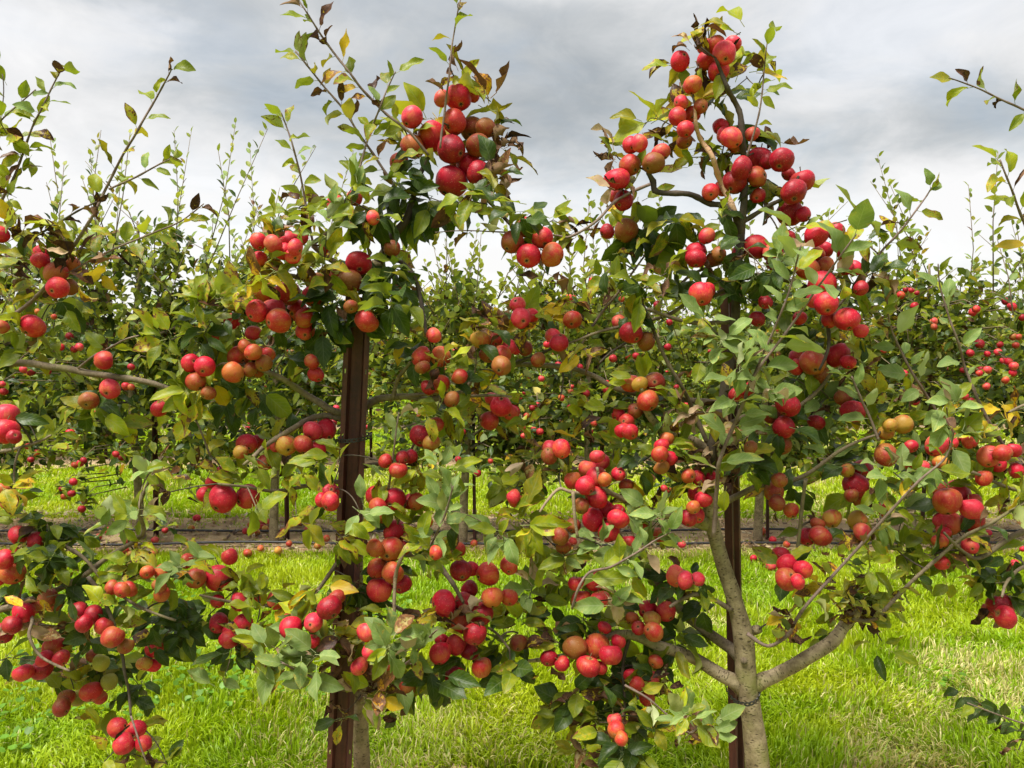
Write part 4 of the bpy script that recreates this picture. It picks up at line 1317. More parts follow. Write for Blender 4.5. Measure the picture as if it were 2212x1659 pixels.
def shoot_leaves(tr, cp, pal, nl, size, seed):
    rs = random.Random(seed * 13 + 5)
    n = len(cp)
    i0 = int(n * 0.16)
    for j in range(nl):
        t = i0 + (n - 1 - i0) * (j + rs.uniform(0.0, 0.5)) / nl
        i = min(int(t), n - 2)
        p = cp[i][0].lerp(cp[i + 1][0], t - i)
        ax = (cp[i + 1][0] - cp[max(i - 1, 0)][0]).normalized()
        side = ax.orthogonal().normalized()
        an = j * 2.4 + rs.uniform(-0.4, 0.4)
        side = Quaternion(ax, an) @ side
        side.y *= 0.45
        side.normalize()
        tip = j >= nl - 4
        if covers(p, p + (ax + side) * 0.03, rs):
            continue
        fwd = ax * (0.95 if tip else rs.uniform(0.35, 0.8)) + side * (0.6 if tip else 0.85)
        nrm = ax * 0.25 - side * 0.2 + Vector((0, -0.85 if rs.random() < 0.72 else 0.3, 0.45)) + Vector((rs.uniform(-.4, .4), rs.uniform(-.4, .3), rs.uniform(-.3, .3)))
        L = 1.45 * size * PXM * p.y * (rs.uniform(0.75, 1.1) if not tip else rs.uniform(0.8, 1.05))
        add_leaf(tr, p, fwd, nrm, L * 0.85, pal, rs)


def load_apples():
    rs = random.Random(3)
    items = []
    for (c, r), s in APPLE_DATA.items():
        for w in s.split():
            a = w.split(',')
            x, y = T(c, r, float(a[0]), float(a[1]))
            dz = float(a[2]) * 1.12
            back = 0.0
            if dz < 95:                 # only part of it shows in the photograph: a full apple further back
                dz, back = 88 + 0.2 * dz, 0.03
            items.append([x, y, dz / 3.0, a[3], back])
    # clusters of touching fruit
    n = len(items)
    par = list(range(n))

    def find(i):
        while par[i] != i:
            par[i] = par[par[i]]
            i = par[i]
        return i
    for i in range(n):
        for j in range(i):
            dd = math.hypot(items[i][0] - items[j][0], items[i][1] - items[j][1])
            if dd < 0.62 * (items[i][2] + items[j][2]):
                par[find(i)] = find(j)
    cl = {}
    for i in range(n):
        cl.setdefault(find(i), []).append(i)
    out = []
    for root, mem in cl.items():
        cx = sum(items[i][0] for i in mem) / len(mem)
        cyy = sum(items[i][1] for i in mem) / len(mem)
        d = field_depth(cx, cyy) - 0.02
        tr = tree_of(cx, cyy)
        A = []
        for i in mem:
            x, y, dia, c, back = items[i]
            di = d + back + rs.uniform(-0.02, 0.02)
            A.append([x, y, dia, c, di])
        # push touching fruit apart in depth, the lower one to the front
        for _ in range(60):
            moved = False
            for i in range(len(A)):
                for j in range(i):
                    a, b = A[i], A[j]
                    pa, pb = P(a[0], a[1], a[4]), P(b[0], b[1], b[4])
                    ra, rb = 0.5 * a[2] * PXM * a[4], 0.5 * b[2] * PXM * b[4]
                    gap = (ra + rb) * 0.93 - (pa - pb).length
                    if gap > 0.0005:
                        lo, hi = (a, b) if a[1] > b[1] else (b, a)
                        if lo[4] > hi[4] + 0.012:
                            lo, hi = hi, lo
                        lo[4] -= 0.006
                        hi[4] += 0.006
                        moved = True
            if not moved:
                break
        ctr = Vector((0, 0, 0))
        for (x, y, dia, c, di) in A:
            p = P(x, y, di)
            r = 0.5 * dia * PXM * di
            APPLE_POS.append((p, r, tr, c))
            ctr += p / len(A)
        out.append((ctr, tr, len(A), cx, cyy))
    return out


def place_apples(clusters):
    rs = random.Random(21)
    for idx, (p, r, tr, c) in enumerate(APPLE_POS):
        # the stalk points towards its spur: mostly up and away from the viewer, the eye looks out
        up = Vector((rs.gauss(0, 0.45), rs.uniform(-0.05, 1.1), rs.uniform(0.25, 1.0)))
        if rs.random() < 0.12:
            up = Vector((rs.gauss(0, 0.8), rs.uniform(0.2, 1.0), rs.uniform(-0.6, 0.2)))
        q = up.normalized().to_track_quat('Z', 'Y').to_matrix().to_4x4()
        me = rs.choice(APPLES)
        M = Matrix.Translation(p) @ q @ Matrix.Rotation(rs.uniform(0, 6.28), 4, 'Z') @ Matrix.Diagonal((r, r, r, 1))
        o = put('apple', me, TREES[tr], M, [AM[c], STALK])
        e = bpy.data.objects.new('calyx', CALYX_OF[me.name])
        COL.objects.link(e)
        e.parent = o


def spur(tr, target, rs, r0=0.0021, mat=None):
    """a short twig from the nearest wood to a cluster"""
    best, bd = None, 9e9
    for p, r in NODES[tr]:
        d = (p - target).length
        if d < bd:
            best, bd, br = p, d, r
    if bd < 0.028:
        return
    a = best
    mid = a.lerp(target, 0.5) + Vector((rs.uniform(-.16, .16), rs.uniform(-.05, .15), rs.uniform(-.10, .22))) * bd
    r1 = min(br * 0.8, r0 + 0.006 * bd)
    cp = []
    for i in range(8):
        t = i / 7
        cp.append((a * (1 - t) ** 2 + mid * (2 * t * (1 - t)) + target * t * t, r1 + (r0 * 0.8 - r1) * t))
    V, F, U = tube_data(cp, 6, 0.08, rs.random() * 9)
    put('twig', new_mesh('twig', V, F, U, mats=[mat or (BARKK if rs.random() < 0.55 else BARKD)]), TREES[tr])
    for p, r in cp:
        NODES[tr].append((p.copy(), r))


def build_clumps(clusters):
    rs = random.Random(77)
    todo = []
    for (ctr, tr, n, cx, cyy) in clusters:
        todo.append((tr, ctr + Vector((0, 0.035, 0.012)), None))
    for w in CLUMPS.split():
        a = w.split(',')
        x, y, n, pal, size = float(a[0]), float(a[1]), int(a[2]), a[3], float(a[4])
        d = field_depth(x, y) + 0.03 + rs.uniform(-0.05, 0.05)
        if pal in ('p', 'pb'):
            d -= 0.12
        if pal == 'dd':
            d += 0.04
        todo.append((tree_of(x, y), P(x, y, d), (n, pal, size, 0.75 if (420 < x < 745 and 930 < y < 1260) else 1.9 if (560 < x < 1560 and y > 1330) else 1.4)))
    # nearest to the wood first, so that spurs branch off one another
    todo.sort(key=lambda t: min((p - t[1]).length for p, r in NODES[t[0]]))
    for tr, pos, spec in todo:
        if spec is None:
            spur(tr, pos, rs, 0.0026)
            continue
        n, pal, size = spec[:3]
        n = int(n * (spec[3] if len(spec) > 3 else 1.25) + 0.5)
        size *= 1.06
        spur(tr, pos, rs, 0.0017)
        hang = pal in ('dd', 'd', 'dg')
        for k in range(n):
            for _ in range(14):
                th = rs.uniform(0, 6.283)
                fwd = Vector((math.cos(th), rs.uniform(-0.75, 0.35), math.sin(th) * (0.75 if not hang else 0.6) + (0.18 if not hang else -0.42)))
                fwd.normalize()
                base = pos + Vector((rs.gauss(0, 11), rs.gauss(0, 18), rs.gauss(0, 10))) * PXM * pos.y
                L = size * PXM * pos.y * 0.84
                if not reject(base, base + fwd * L * 1.15) and not covers(base, base + fwd * L * 1.15, rs):
                    break
            nrm = Vector((rs.gauss(0, 0.45), -0.55 + rs.gauss(0, 0.35), 0.75 + rs.gauss(0, 0.25)))
            add_leaf(tr, base, fwd, nrm, L, pal, rs)
    # a few leaves round every fruit cluster
    for (ctr, tr, n, cx, cyy) in clusters:
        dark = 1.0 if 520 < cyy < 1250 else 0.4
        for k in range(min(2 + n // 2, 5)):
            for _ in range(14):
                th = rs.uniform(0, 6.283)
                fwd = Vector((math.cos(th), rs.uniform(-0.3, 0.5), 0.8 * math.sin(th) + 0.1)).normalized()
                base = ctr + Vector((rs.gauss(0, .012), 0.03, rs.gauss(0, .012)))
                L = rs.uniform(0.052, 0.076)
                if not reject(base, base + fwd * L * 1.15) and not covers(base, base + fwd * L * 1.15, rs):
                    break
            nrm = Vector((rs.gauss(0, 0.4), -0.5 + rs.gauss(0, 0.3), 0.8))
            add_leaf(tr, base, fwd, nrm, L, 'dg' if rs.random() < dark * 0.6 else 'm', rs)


def join_leaves(items, mats_order):
    """many leaves as one numpy mesh"""
    Vs, Fs, Us, Ms, Rs = [], [], [], [], []
    b = 0
    for (M, me, k, _, rnd) in items:
        V, F, U = LEAFGEO[me.name]
        A = np.array(M)
        Vs.append(V @ A[:3, :3].T + A[:3, 3])
        Fs.append(F + b)
        Us.append(U)
        Ms.append(np.full(len(F), mats_order.index(k)))
        Rs.append(np.full(len(V), rnd))
        b += len(V)
    return mesh_np('foliage', np.concatenate(Vs), np.concatenate(Fs), 4, np.concatenate(Us), [LM[k] for k in mats_order], np.concatenate(Ms), np.concatenate(Rs))


def place_leaves():
    order = list(LM)
    for tr, lst in LEAVES.items():
        def vis(t):
            M = t[0]
            x, z, d = M[0][3], M[2][3], M[1][3]
            inside = abs(x / d) < 0.68
            return (0 if inside else 1, t[3])
        lst.sort(key=vis)
        for (M, me, k, _, rnd) in lst[:300]:
            put('leaf', me, TREES[tr], M, LM[k])
        rest = lst[300:]
        if rest:
            tag(put('foliage', join_leaves(rest, order), TREES[tr]), kind='stuff')
        print('tree', tr, 'leaves', len(lst))


clusters = load_apples()
build_branches()
place_apples(clusters)
build_clumps(clusters)
place_leaves()
print('apples', len(APPLE_POS))

# ------------------------------------------------------------------ steel posts and ties
HAT = [(-0.031, 0.0), (-0.019, 0.0), (-0.013, 0.024), (0.013, 0.024), (0.019, 0.0), (0.031, 0.0)]


def post_mesh(h, sc=1.0, holes=True):
    V, F = [], []
    zs = [0.0]
    z = 0.25
    hole_rows = []
    while z < h - 0.05:
        if holes:
            hole_rows.append(len(zs))
            zs += [z, z + 0.012]
        z += 0.16
    zs.append(h)
    th = 0.0024
    prof = [Vector((x * sc, y * sc, 0)) for x, y in HAT]
    # split the outer flanges so that a slot can be left open in them
    pr = [prof[0], prof[0].lerp(prof[1], 0.38), prof[0].lerp(prof[1], 0.68), prof[1], prof[2], prof[3], prof[4], prof[4].lerp(prof[5], 0.32), prof[4].lerp(prof[5], 0.62), prof[5]]
    n = len(pr)
    nr = []
    for i in range(n):
        a, b = pr[max(i - 1, 0)], pr[min(i + 1, n - 1)]
        t = (b - a).normalized()
        nr.append(Vector((-t.y, t.x, 0)))
    for zz in zs:
        for s in (0, 1):
            for p, q in zip(pr, nr):
                v = p + q * (th * s)
                V.append((v.x, v.y, zz))
    st = 2 * n
    for j in range(len(zs) - 1):
        for i in range(n - 1):
            hole = holes and j in hole_rows and i in (1, 7)
            a = j * st + i
            c = a + n
            if hole:
                for (u, w) in (((a, a + 1), (c, c + 1)), ((a + st + 1, a + st), (c + st + 1, c + st))):
                    F.append((u[0], u[1], w[1], w[0]))
                F.append((a + st, a, c, c + st))
                F.append((a + 1, a + 1 + st, c + 1 + st, c + 1))
            else:
                F.append((a, a + 1, a + 1 + st, a + st))
                F.append((c + 1, c, c + st, c + 1 + st))
        for e in (0, n - 1):
            a = j * st + e
            F.append((a, a + st, a + st + n, a + n))
    for jj in (0, len(zs) - 1):
        for i in range(n - 1):
            a = jj * st + i
            F.append((a, a + 1, a + n + 1, a + n))
    return new_mesh('rusty_post', V, F, mats=[RUST], smooth=False)


def place_post(p0, p1, rz, label, group, me, sc=1.0):
    ax = (p1 - p0)
    q = ax.normalized().to_track_quat('Z', 'Y')
    base = p0 + ax * ((-0.1 - p0.z) / ax.z)
    M = Matrix.Translation(base) @ q.to_matrix().to_4x4() @ Matrix.Rotation(rz, 4, 'Z')
    # keep the profile's open side turned as asked, whatever the lean
    x = Vector((math.cos(rz), math.sin(rz), 0))
    zv = ax.normalized()
    x = (x - zv * x.dot(zv)).normalized()
    yv = zv.cross(x)
    R = Matrix((x, yv, zv)).transposed().to_4x4()
    o = put('rusty_post', me, None, Matrix.Translation(base) @ R @ Matrix.Diagonal((sc, sc, 1, 1)))
    return tag(o, label, 'post', group)


pA0, pA1 = P(postA_x(1650), 1650, 1.87), P(postA_x(640), 640, 1.87)
pB0, pB1 = P(postB_x(1650), 1650, 1.955), P(postB_x(600), 600, 1.955)
postA = place_post(pA0, pA1, 0.10, 'wide rusty steel post with a folded channel face and black tie', None, post_mesh((pA1 - pA0).length * 1.0 + (pA0.z + 0.1) * 1.0))
postB = place_post(pB0, pB1, 0.95, 'narrow looking rusty steel post close behind the bare pale trunk', None, post_mesh((pB1 - pB0).length + pB0.z + 0.1))


def link_mesh():
    """one link of a plastic chain tie: a flat oval ring"""
    V, F = [], []
    n = 12
    for k in range(n):
        a = 2 * math.pi * k / n
        for (rx, ry) in ((1.0, 0.62), (0.55, 0.24)):
            for z in (-0.12, 0.12):
                V.append((rx * math.cos(a), z, ry * math.sin(a)))
    for k in range(n):
        a, b = k * 4, ((k + 1) % n) * 4
        F += [(a, b, b + 1, a + 1), (a + 2, a + 3, b + 3, b + 2), (a, a + 2, b + 2, b), (a + 1, b + 1, b + 3, a + 3)]
    return new_mesh('link', V, F, mats=[BLACKP], smooth=False)


LINK = link_mesh()


def tie(center, a, b, rot, dz, label, nlinks=18, size=0.0085):
    """an oval of links round post and trunk, a and b its half axes"""
    root = tag(empty('tree_tie', center), label, 'tree tie')
    cr, sr = math.cos(rot), math.sin(rot)
    for k in range(nlinks):
        t = 2 * math.pi * k / nlinks
        x, y = a * math.cos(t), b * math.sin(t)
        tx, ty = -a * math.sin(t), b * math.cos(t)
        p = center + Vector((x * cr - y * sr, x * sr + y * cr, dz * math.cos(t)))
        tn = Vector((tx * cr - ty * sr, tx * sr + ty * cr, -dz * math.sin(t))).normalized()
        z = Vector((0, 0, 1)) - tn * tn.z
        z.normalize()
        yv = z.cross(tn)
        M = Matrix.Translation(p) @ Matrix((tn, yv, z)).transposed().to_4x4() @ Matrix.Diagonal((size, size, size, 1))
        put('link', LINK, root, M)
    return root


def tie_between(a, b, ra, dz, label, n):
    """a tie laced round a (the post) and b (the trunk)"""
    c = (a + b) / 2
    v = b - a
    tie(c, ra, v.length / 2 + ra * 0.95, math.atan2(-v.x, v.y), dz, label, n)


tie_between(P(postA_x(945), 945, 1.885), P(771, 945, 1.935), 0.040, 0.003, 'black plastic chain tie round the wide rusty post', 24)
tie_between(P(postB_x(1480), 1480, 1.968), P(1613, 1484, 1.86), 0.040, -0.012, 'black plastic chain tie holding the pale trunk to its post', 26)

# ------------------------------------------------------------------ the rows behind
LEAF8 = np.array([(0, 0.12, 0), (-.26, .42, .05), (0, .42, 0), (.26, .42, .05), (-.22, .78, .02), (0, .78, -.05), (.22, .78, .02), (0, 1.12, -.14)], dtype=float)
LEAF8_UV = np.array([(.5, .02), (0.02, .35), (.5, .35), (.98, .35), (0.05, .7), (.5, .7), (.95, .7), (.5, 1.0)])
LEAF8_F = np.array([(0, 2, 1), (0, 3, 2), (1, 2, 5), (1, 5, 4), (2, 3, 6), (2, 6, 5), (4, 5, 7), (5, 6, 7)])


def many_leaves(name, base, fwd, nrm, L, mk, rs, order):
    """base, fwd, nrm (n,3), L (n,), mk material index (n,)"""
    n = len(base)
    f = fwd / np.linalg.norm(fwd, axis=1)[:, None]
    z = nrm - f * np.sum(nrm * f, axis=1)[:, None]
    z /= np.linalg.norm(z, axis=1)[:, None] + 1e-9
    x = np.cross(f, z)
    V = base[:, None, :] + L[:, None, None] * (LEAF8[None, :, 0, None] * x[:, None, :] * 1.1 + LEAF8[None, :, 1, None] * f[:, None, :] + LEAF8[None, :, 2, None] * z[:, None, :])
    F = (LEAF8_F[None] + (np.arange(n) * 8)[:, None, None]).reshape(-1, 3)
    return mesh_np(name, V.reshape(-1, 3), F, 3, np.tile(LEAF8_UV, (n, 1)), [LM[k] for k in order], np.repeat(mk, 8), np.repeat(rs.rand(n), 8))


ORDER = ['d', 'g', 'l', 'p', 's', 'y', 'b']


def back_tree(seed, nclump, per, leaf, shoots):
    """meshes of one tree standing at the origin: wood parts, crown mesh, and a list of leaf placements"""
    rs = np.random.RandomState(seed)
    pr = random.Random(seed)
    parts = []
    lean = pr.uniform(-0.05, 0.05)
    tp = [(Vector((0, 0, -0.05)), 0.032), (Vector((lean * 0.3, 0, 0.3)), 0.027), (Vector((lean, 0.01, 0.7)), 0.024), (Vector((lean * 0.4, 0, 1.05)), 0.019), (Vector((-lean, 0.01, 1.4)), 0.012), (Vector((-lean, 0, 1.65)), 0.006)]
    cp = catmull(tp, 4)
    parts.append(('trunk', tube_data(cp, 9, 0.08, seed)))
    C, R = [], []
    for k in range(11):
        z0 = pr.uniform(0.42, 1.35)
        an = k * 2.4 + pr.uniform(-0.4, 0.4)
        ln = pr.uniform(0.35, 0.62) * (1.0 if z0 < 1.1 else 0.75)
        d = Vector((math.cos(an), 0.75 * math.sin(an), pr.uniform(-0.05, 0.55)))
        p0 = Vector((lean * 0.4, 0, z0))
        pts = [(p0, 0.011), (p0 + d * ln * 0.5 + Vector((0, 0, 0.03)), 0.008), (p0 + d * ln + Vector((0, 0, -0.05)), 0.004)]
        cb = catmull(pts, 4)
        parts.append(('branch', tube_data(cb, 6, 0.08, seed + k)))
        for t in (0.35, 0.6, 0.8, 1.0):
            C.append(p0 + d * ln * t)
    for k in range(nclump - len(C)):
        t = pr.random()
        z = 0.45 + 1.12 * t
        rad = 0.56 * (1 - 0.42 * t * t) * math.sqrt(pr.random())
        an = pr.uniform(0, 6.28)
        C.append(Vector((rad * math.cos(an) * 1.12, rad * math.sin(an) * 0.75, z)))
    C = np.array([tuple(c) for c in C])
    n = len(C) * per
    base = np.repeat(C, per, axis=0) + rs.normal(0, 0.05, (n, 3))
    fwd = rs.normal(0, 1, (n, 3)) * (1, 1, 0.65) + (0, -0.15, -0.12)
    nrm = rs.normal(0, 0.5, (n, 3)) + (0, -0.35, 0.9)
    L = leaf * rs.uniform(0.65, 1.2, n)
    mk = rs.choice(7, n, p=[0.40, 0.38, 0.10, 0.05, 0.04, 0.02, 0.01])
    # upright one-year shoots with small leaves
    SB, SF, SN, SL = [], [], [], []
    for k in range(shoots):
        x, y = pr.gauss(0, 0.30), pr.gauss(0, 0.22)
        z0 = 1.30 + pr.uniform(-0.25, 0.2)
        h = 0.16 + 0.58 * pr.random() ** 1.6
        dx, dy = pr.gauss(0, 0.17), pr.gauss(0, 0.10)
        a, b = Vector((x, y, z0)), Vector((x + dx, y + dy, z0 + h))
        bow = Vector((pr.gauss(0, 0.05), 0, 0))
        parts.append(('branch', tube_data([(a, 0.0042), (a.lerp(b, 0.5) + bow, 0.0030), (b, 0.0016)], 4, 0, 0)))
        m = int(h / 0.030)
        for j in range(m):
            t = (j + 0.5) / m
            p = a.lerp(b, t) + bow * (4 * t * (1 - t))
            an = j * 2.4 + pr.uniform(-.5, .5)
            if pr.random() < 0.12:
                continue
            SB.append(tuple(p))
            SF.append((math.cos(an), math.sin(an), 0.75 + 0.6 * t))
            SN.append((-0.5 * math.cos(an), -0.5 * math.sin(an) - 0.7, 0.8))
            SL.append(leaf * (1.12 - 0.45 * t) * pr.uniform(0.8, 1.15))
    ns = len(SB)
    base = np.concatenate([base, np.array(SB)])
    fwd = np.concatenate([fwd, np.array(SF)])
    nrm = np.concatenate([nrm, np.array(SN)])
    L = np.concatenate([L, np.array(SL)])
    mk = np.concatenate([mk, rs.choice(7, ns, p=[0.04, 0.46, 0.22, 0.24, 0.02, 0.01, 0.01])])
    crown = many_leaves('crown', base, fwd, nrm, L, mk, rs, ORDER)
    # the single leaves: outermost ones towards the viewer
    idx = np.argsort(base[: len(C) * per, 1])[: 400]
    idx = rs.permutation(idx)[:46]
    singles = [(Vector(base[i]), Vector(fwd[i]), Vector(nrm[i]), float(L[i]) * 1.15, ORDER[mk[i]]) for i in idx]
    wood = []
    for nm, (V, F, U) in parts:
        wood.append((nm, new_mesh(nm, V, F, U, mats=[BARK if nm == 'trunk' else BARKD])))
    return wood, crown, singles, C


BACK = [back_tree(100 + i, 120, 30, 0.066, 40) for i in range(4)]
ROW2_X = [-420, -30, 312, 600, 1002, 1270, 1628, 1950, 2290, 2610]
ROW2_LABEL = [
    'second row apple tree just outside the left edge of the view',
    'second row apple tree at the left edge, behind the small bare limb',
    'second row apple tree seen beneath the bare limb at left',
    'second row apple tree standing just left of the wide rusty post',
    'second row apple tree standing just right of the wide rusty post',
    'second row apple tree midway between the two foreground posts',
    'second row apple tree directly behind the narrow rusty post and pale trunk',
    'second row apple tree first to the right of the pale trunk',
    'second row apple tree full of small dark red apples at the right edge',
    'second row apple tree just outside the right edge of the view']
post_far = post_mesh(1.38, 0.62, False)
row2 = []
FARROW = [[], [], [], []]
rs2 = random.Random(5)
for i, x in enumerate(ROW2_X):
    g = G(x, 1170)
    g.y = 4.93 + rs2.uniform(-0.05, 0.05)
    wood, crown, singles, C = BACK[i % 4]
    flip = 1 if (i // 4) % 2 == 0 else -1
    zs = (1.0, 1.16, 1.27, 1.20, 1.06, 1.06, 1.06, 1.10, 1.14, 1.1)[i]
    root = tag(empty('apple_tree', (g.x, g.y, 0), rs2.uniform(-0.35, 0.35) + (0 if flip == 1 else math.pi)), ROW2_LABEL[i], 'apple tree', 'apple trees of the second row')
    M = Matrix.LocRotScale(root.location, root.rotation_euler.to_quaternion(), None)
    MS = M @ Matrix.Diagonal((1, 1, zs, 1))
    for nm, me in wood:
        put(nm, me, root, MS)
    tag(put('crown', crown, root, MS), kind='stuff')
    if 1 <= i <= 8:
        for (b, f, n_, L, k) in singles:
            wb = Vector((b.x * flip, b.y * flip, b.z))
            fl = Vector((f.x * flip, f.y * flip, f.z))
            nl = Vector((n_.x * flip, n_.y * flip, n_.z))
            m = random.Random(hash((i, round(L * 1e6)))).choice(LEAFSHAPES['flat'] + LEAFSHAPES['droop'])
            ML = Matrix.Translation(root.location + Vector((wb.x, -abs(wb.y) - 0.02, wb.z))) @ aim(fl, nl) @ Matrix.Scale(L, 4)
            put('leaf', m, root, ML, LM[k])
    row2.append((root, g.x))
    pm = place_post(Vector((g.x + 0.085, g.y + 0.03, 0)), Vector((g.x + 0.085 + rs2.uniform(-.03, .03), g.y + 0.03, 1.7)), 1.2 + rs2.uniform(-.3, .3),
                    'thin dark rusty post beside a second row apple trunk', 'posts of the second row', post_far)
    FARROW[3].append((g.x, pm))

# apples of the second row, where the photograph shows them
FAR_APPLES = {
    (0, 1): "175,240,36 350,395,40 245,360,40 450,520,52 390,590,52 480,605,50 515,590,52 200,750,58 310,750,44 25,880,54 15,830,40 815,845,56 850,850,46 560,1040,55 630,1020,44 455,1150,60 240,1280,56 "
            "200,1320,44 180,1235,46 485,1355,46 520,1345,48 542,1325,44 750,1285,46 790,1305,52 475,1465,52 465,1540,52 415,1560,46 545,1590,44 530,1640,52 395,1510,34 850,720,50 275,250,44 300,270,36 150,735,50",
    (1, 1): "245,765,46 300,750,44 500,1080,56 250,1070,44 1435,1410,54 1520,1330,36 1310,1320,46 520,985,44 1340,1140,44",
    (2, 1): "525,165,54 570,183,54 625,185,38 1005,240,54 370,270,46 400,275,42 710,280,42 945,320,58 1020,430,44 1010,590,48 655,665,54 752,652,48 802,648,48 395,650,48 340,665,44 300,710,52 440,720,44 190,795,44 455,870,44 "
            "482,890,48 380,880,42 320,920,46 610,870,48 615,820,34 130,985,44 165,965,38 95,1035,42 65,1115,52 75,1165,42 140,1125,42 180,1140,52 530,1085,44 375,985,44 500,970,44 1065,850,38 1130,960,38 1130,1000,38 1030,1120,60 "
            "985,1507,50 1020,1520,44 730,355,40 225,575,46",
    (3, 1): "670,270,38 720,265,52 860,255,56 895,220,44 930,222,40 965,240,34 950,325,54 905,410,44 1075,425,52 1075,460,44 1540,295,52 1325,365,54 1370,570,62 1310,630,52 1505,575,44 1590,525,48 1622,525,46 1605,580,46 "
            "1420,635,42 1490,625,52 1525,680,46 1560,685,52 1592,715,60 1585,757,52 1335,740,54 1380,735,48 1420,740,56 1265,740,44 1540,805,52 1415,845,50 1150,890,58 1205,892,52 1275,910,52 1315,945,56 955,945,58 935,905,40 "
            "885,760,44 800,730,48 750,610,44 1580,330,58 1648,400,46 420,1410,46 1350,345,50 1370,760,44",
    (2, 0): "1150,1640,40", (3, 2): "5,360,44 1650,240,40",
    (0, 2): "1070,120,44", (2, 2): "1650,355,50",
}
rs3 = random.Random(9)
for (c, r), s in FAR_APPLES.items():
    for w in s.split():
        a = [float(v) for v in w.split(',')]
        x, y = T(c, r, a[0], a[1])
        d = 4.42 + rs3.uniform(-0.12, 0.12)
        p = P(x, y, d)
        rad = 0.5 * a[2] / 3.0 * PXM * d
        root = min(row2, key=lambda t: abs(t[1] - p.x))[0]
        up = Vector((rs3.gauss(0, .4), rs3.uniform(0, .8), 1)).normalized().to_track_quat('Z', 'Y').to_matrix().to_4x4()
        k = rs3.choices('RDPOB', (34, 34, 12, 14, 6))[0]
        put('apple', rs3.choice(APPLES_FAR), root, Matrix.Translation(p) @ up @ Matrix.Scale(rad, 4), [AM[k], STALK])
        # leaves and a spur that carry the fruit
        for q in range(3 if p.z > 0.8 else 7):
            fw = Vector((rs3.gauss(0, 1), rs3.uniform(-.3, .6), rs3.gauss(0.1, .6)))
            put('leaf', rs3.choice(LEAFSHAPES['flat']), root, Matrix.Translation(p + Vector((0, rad * 0.8, rad * 0.9))) @ aim(fw, Vector((0, -.4, 1))) @ Matrix.Scale(rs3.uniform(.05, .07), 4), LM[rs3.choice('ddgg')])
        V, F, U = tube_data([(p + Vector((0, rad * .2, rad * 1.0)), 0.002), (p + Vector((0, 0.12, 0.06)), 0.003), (Vector((p.x * 0.6 + root.location.x * 0.4, 4.85, p.z + 0.03)), 0.004)], 4)
        put('twig', new_mesh('twig', V, F, U, mats=[BARKD]), root)


# rows three and four: whole trees with fruit, no single leaves
def far_apple_cluster(C, seed, n):
    rs = random.Random(seed)
    V0, F0, mi0 = apple_geo(7, 5, 0.92, 0.15, 0.05, 0, 0, 1, calyx=False)
    V0 = np.array(V0[:42])
    F0 = [f for f in F0 if max(f) < 42]
    Vs, Fs, mi = [], [], []
    for k in range(n):
        c = C[rs.randrange(len(C))] + np.array([rs.gauss(0, .05), -abs(rs.gauss(0.06, .08)), rs.gauss(0, .05)])
        b = len(Vs) * 42
        Vs.append(V0 * rs.uniform(0.022, 0.030) + c)
        Fs += [tuple(i + b for i in f) for f in F0]
        mi += [rs.choice((0, 0, 1, 1, 2))] * len(F0)
    return new_mesh('apples', np.concatenate(Vs), Fs, mats=[AM['R'], AM['D'], AM['O']], midx=mi)


BACK3 = []
for i in range(3):
    wood, crown, singles, C = back_tree(200 + i, 100, 26, 0.066, 22)
    BACK3.append((wood, crown, far_apple_cluster(C, i, 46)))


def wood_joined(wood):
    Vs, Fs, Us, b = [], [], [], 0
    for nm, me in wood[1:]:
        V = [tuple(v.co) for v in me.vertices]
        ul = me.uv_layers[0].data
        uv = [(0, 0)] * len(V)
        for pl in me.polygons:
            Fs.append(tuple(v + b for v in pl.vertices))
            for li, vi in zip(pl.loop_indices, pl.vertices):
                uv[vi] = tuple(ul[li].uv)
        Vs += V
        Us += uv
        b += len(V)
    return new_mesh('branches', Vs, Fs, Us, mats=[BARKD])


BACK3 = [(w[0][1], wood_joined(w), c, a) for (w, c, a) in BACK3]
for rr, (d, sp, lab, grp) in enumerate(((ROW_D[2], 1.0, 'third row apple tree beyond the second grass alley, mostly hidden by nearer rows', 'apple trees of the third row'),
                                        (ROW_D[3], 1.05, 'fourth row apple tree far back, only its top showing between nearer trees', 'apple trees of the fourth row'))):
    half = 0.70 * d + 0.3
    n = min(16, int(2 * half / sp))
    sp = 2 * half / n
    for i in range(n):
        x = -half + sp * (i + 0.5) + rs3.uniform(-.12, .12)
        tm, bm_, cm, am = BACK3[rs3.randrange(3)]
        root = tag(empty('apple_tree', (x, d + rs3.uniform(-.06, .06), 0), rs3.uniform(-.5, .5) + (math.pi if rs3.random() < .3 else 0)), lab, 'apple tree', grp)
        FARROW[rr].append((x, root))
        s = rs3.uniform(0.92, 1.08)
        M = Matrix.LocRotScale(root.location, root.rotation_euler.to_quaternion(), Vector((s, s, s)))
        put('trunk', tm, root, M)
        put('branches', bm_, root, M)
        tag(put('crown', cm, root, M), kind='stuff')
        tag(put('apples', am, root, M), kind='stuff')
        if rr == 0:
            FARROW[2].append((x, place_post(Vector((x + 0.09, d + 0.05, 0)), Vector((x + 0.09, d + 0.05, 1.7)), 1.0, 'thin rusty post in the third row of trees', 'posts of the third row', post_far)))


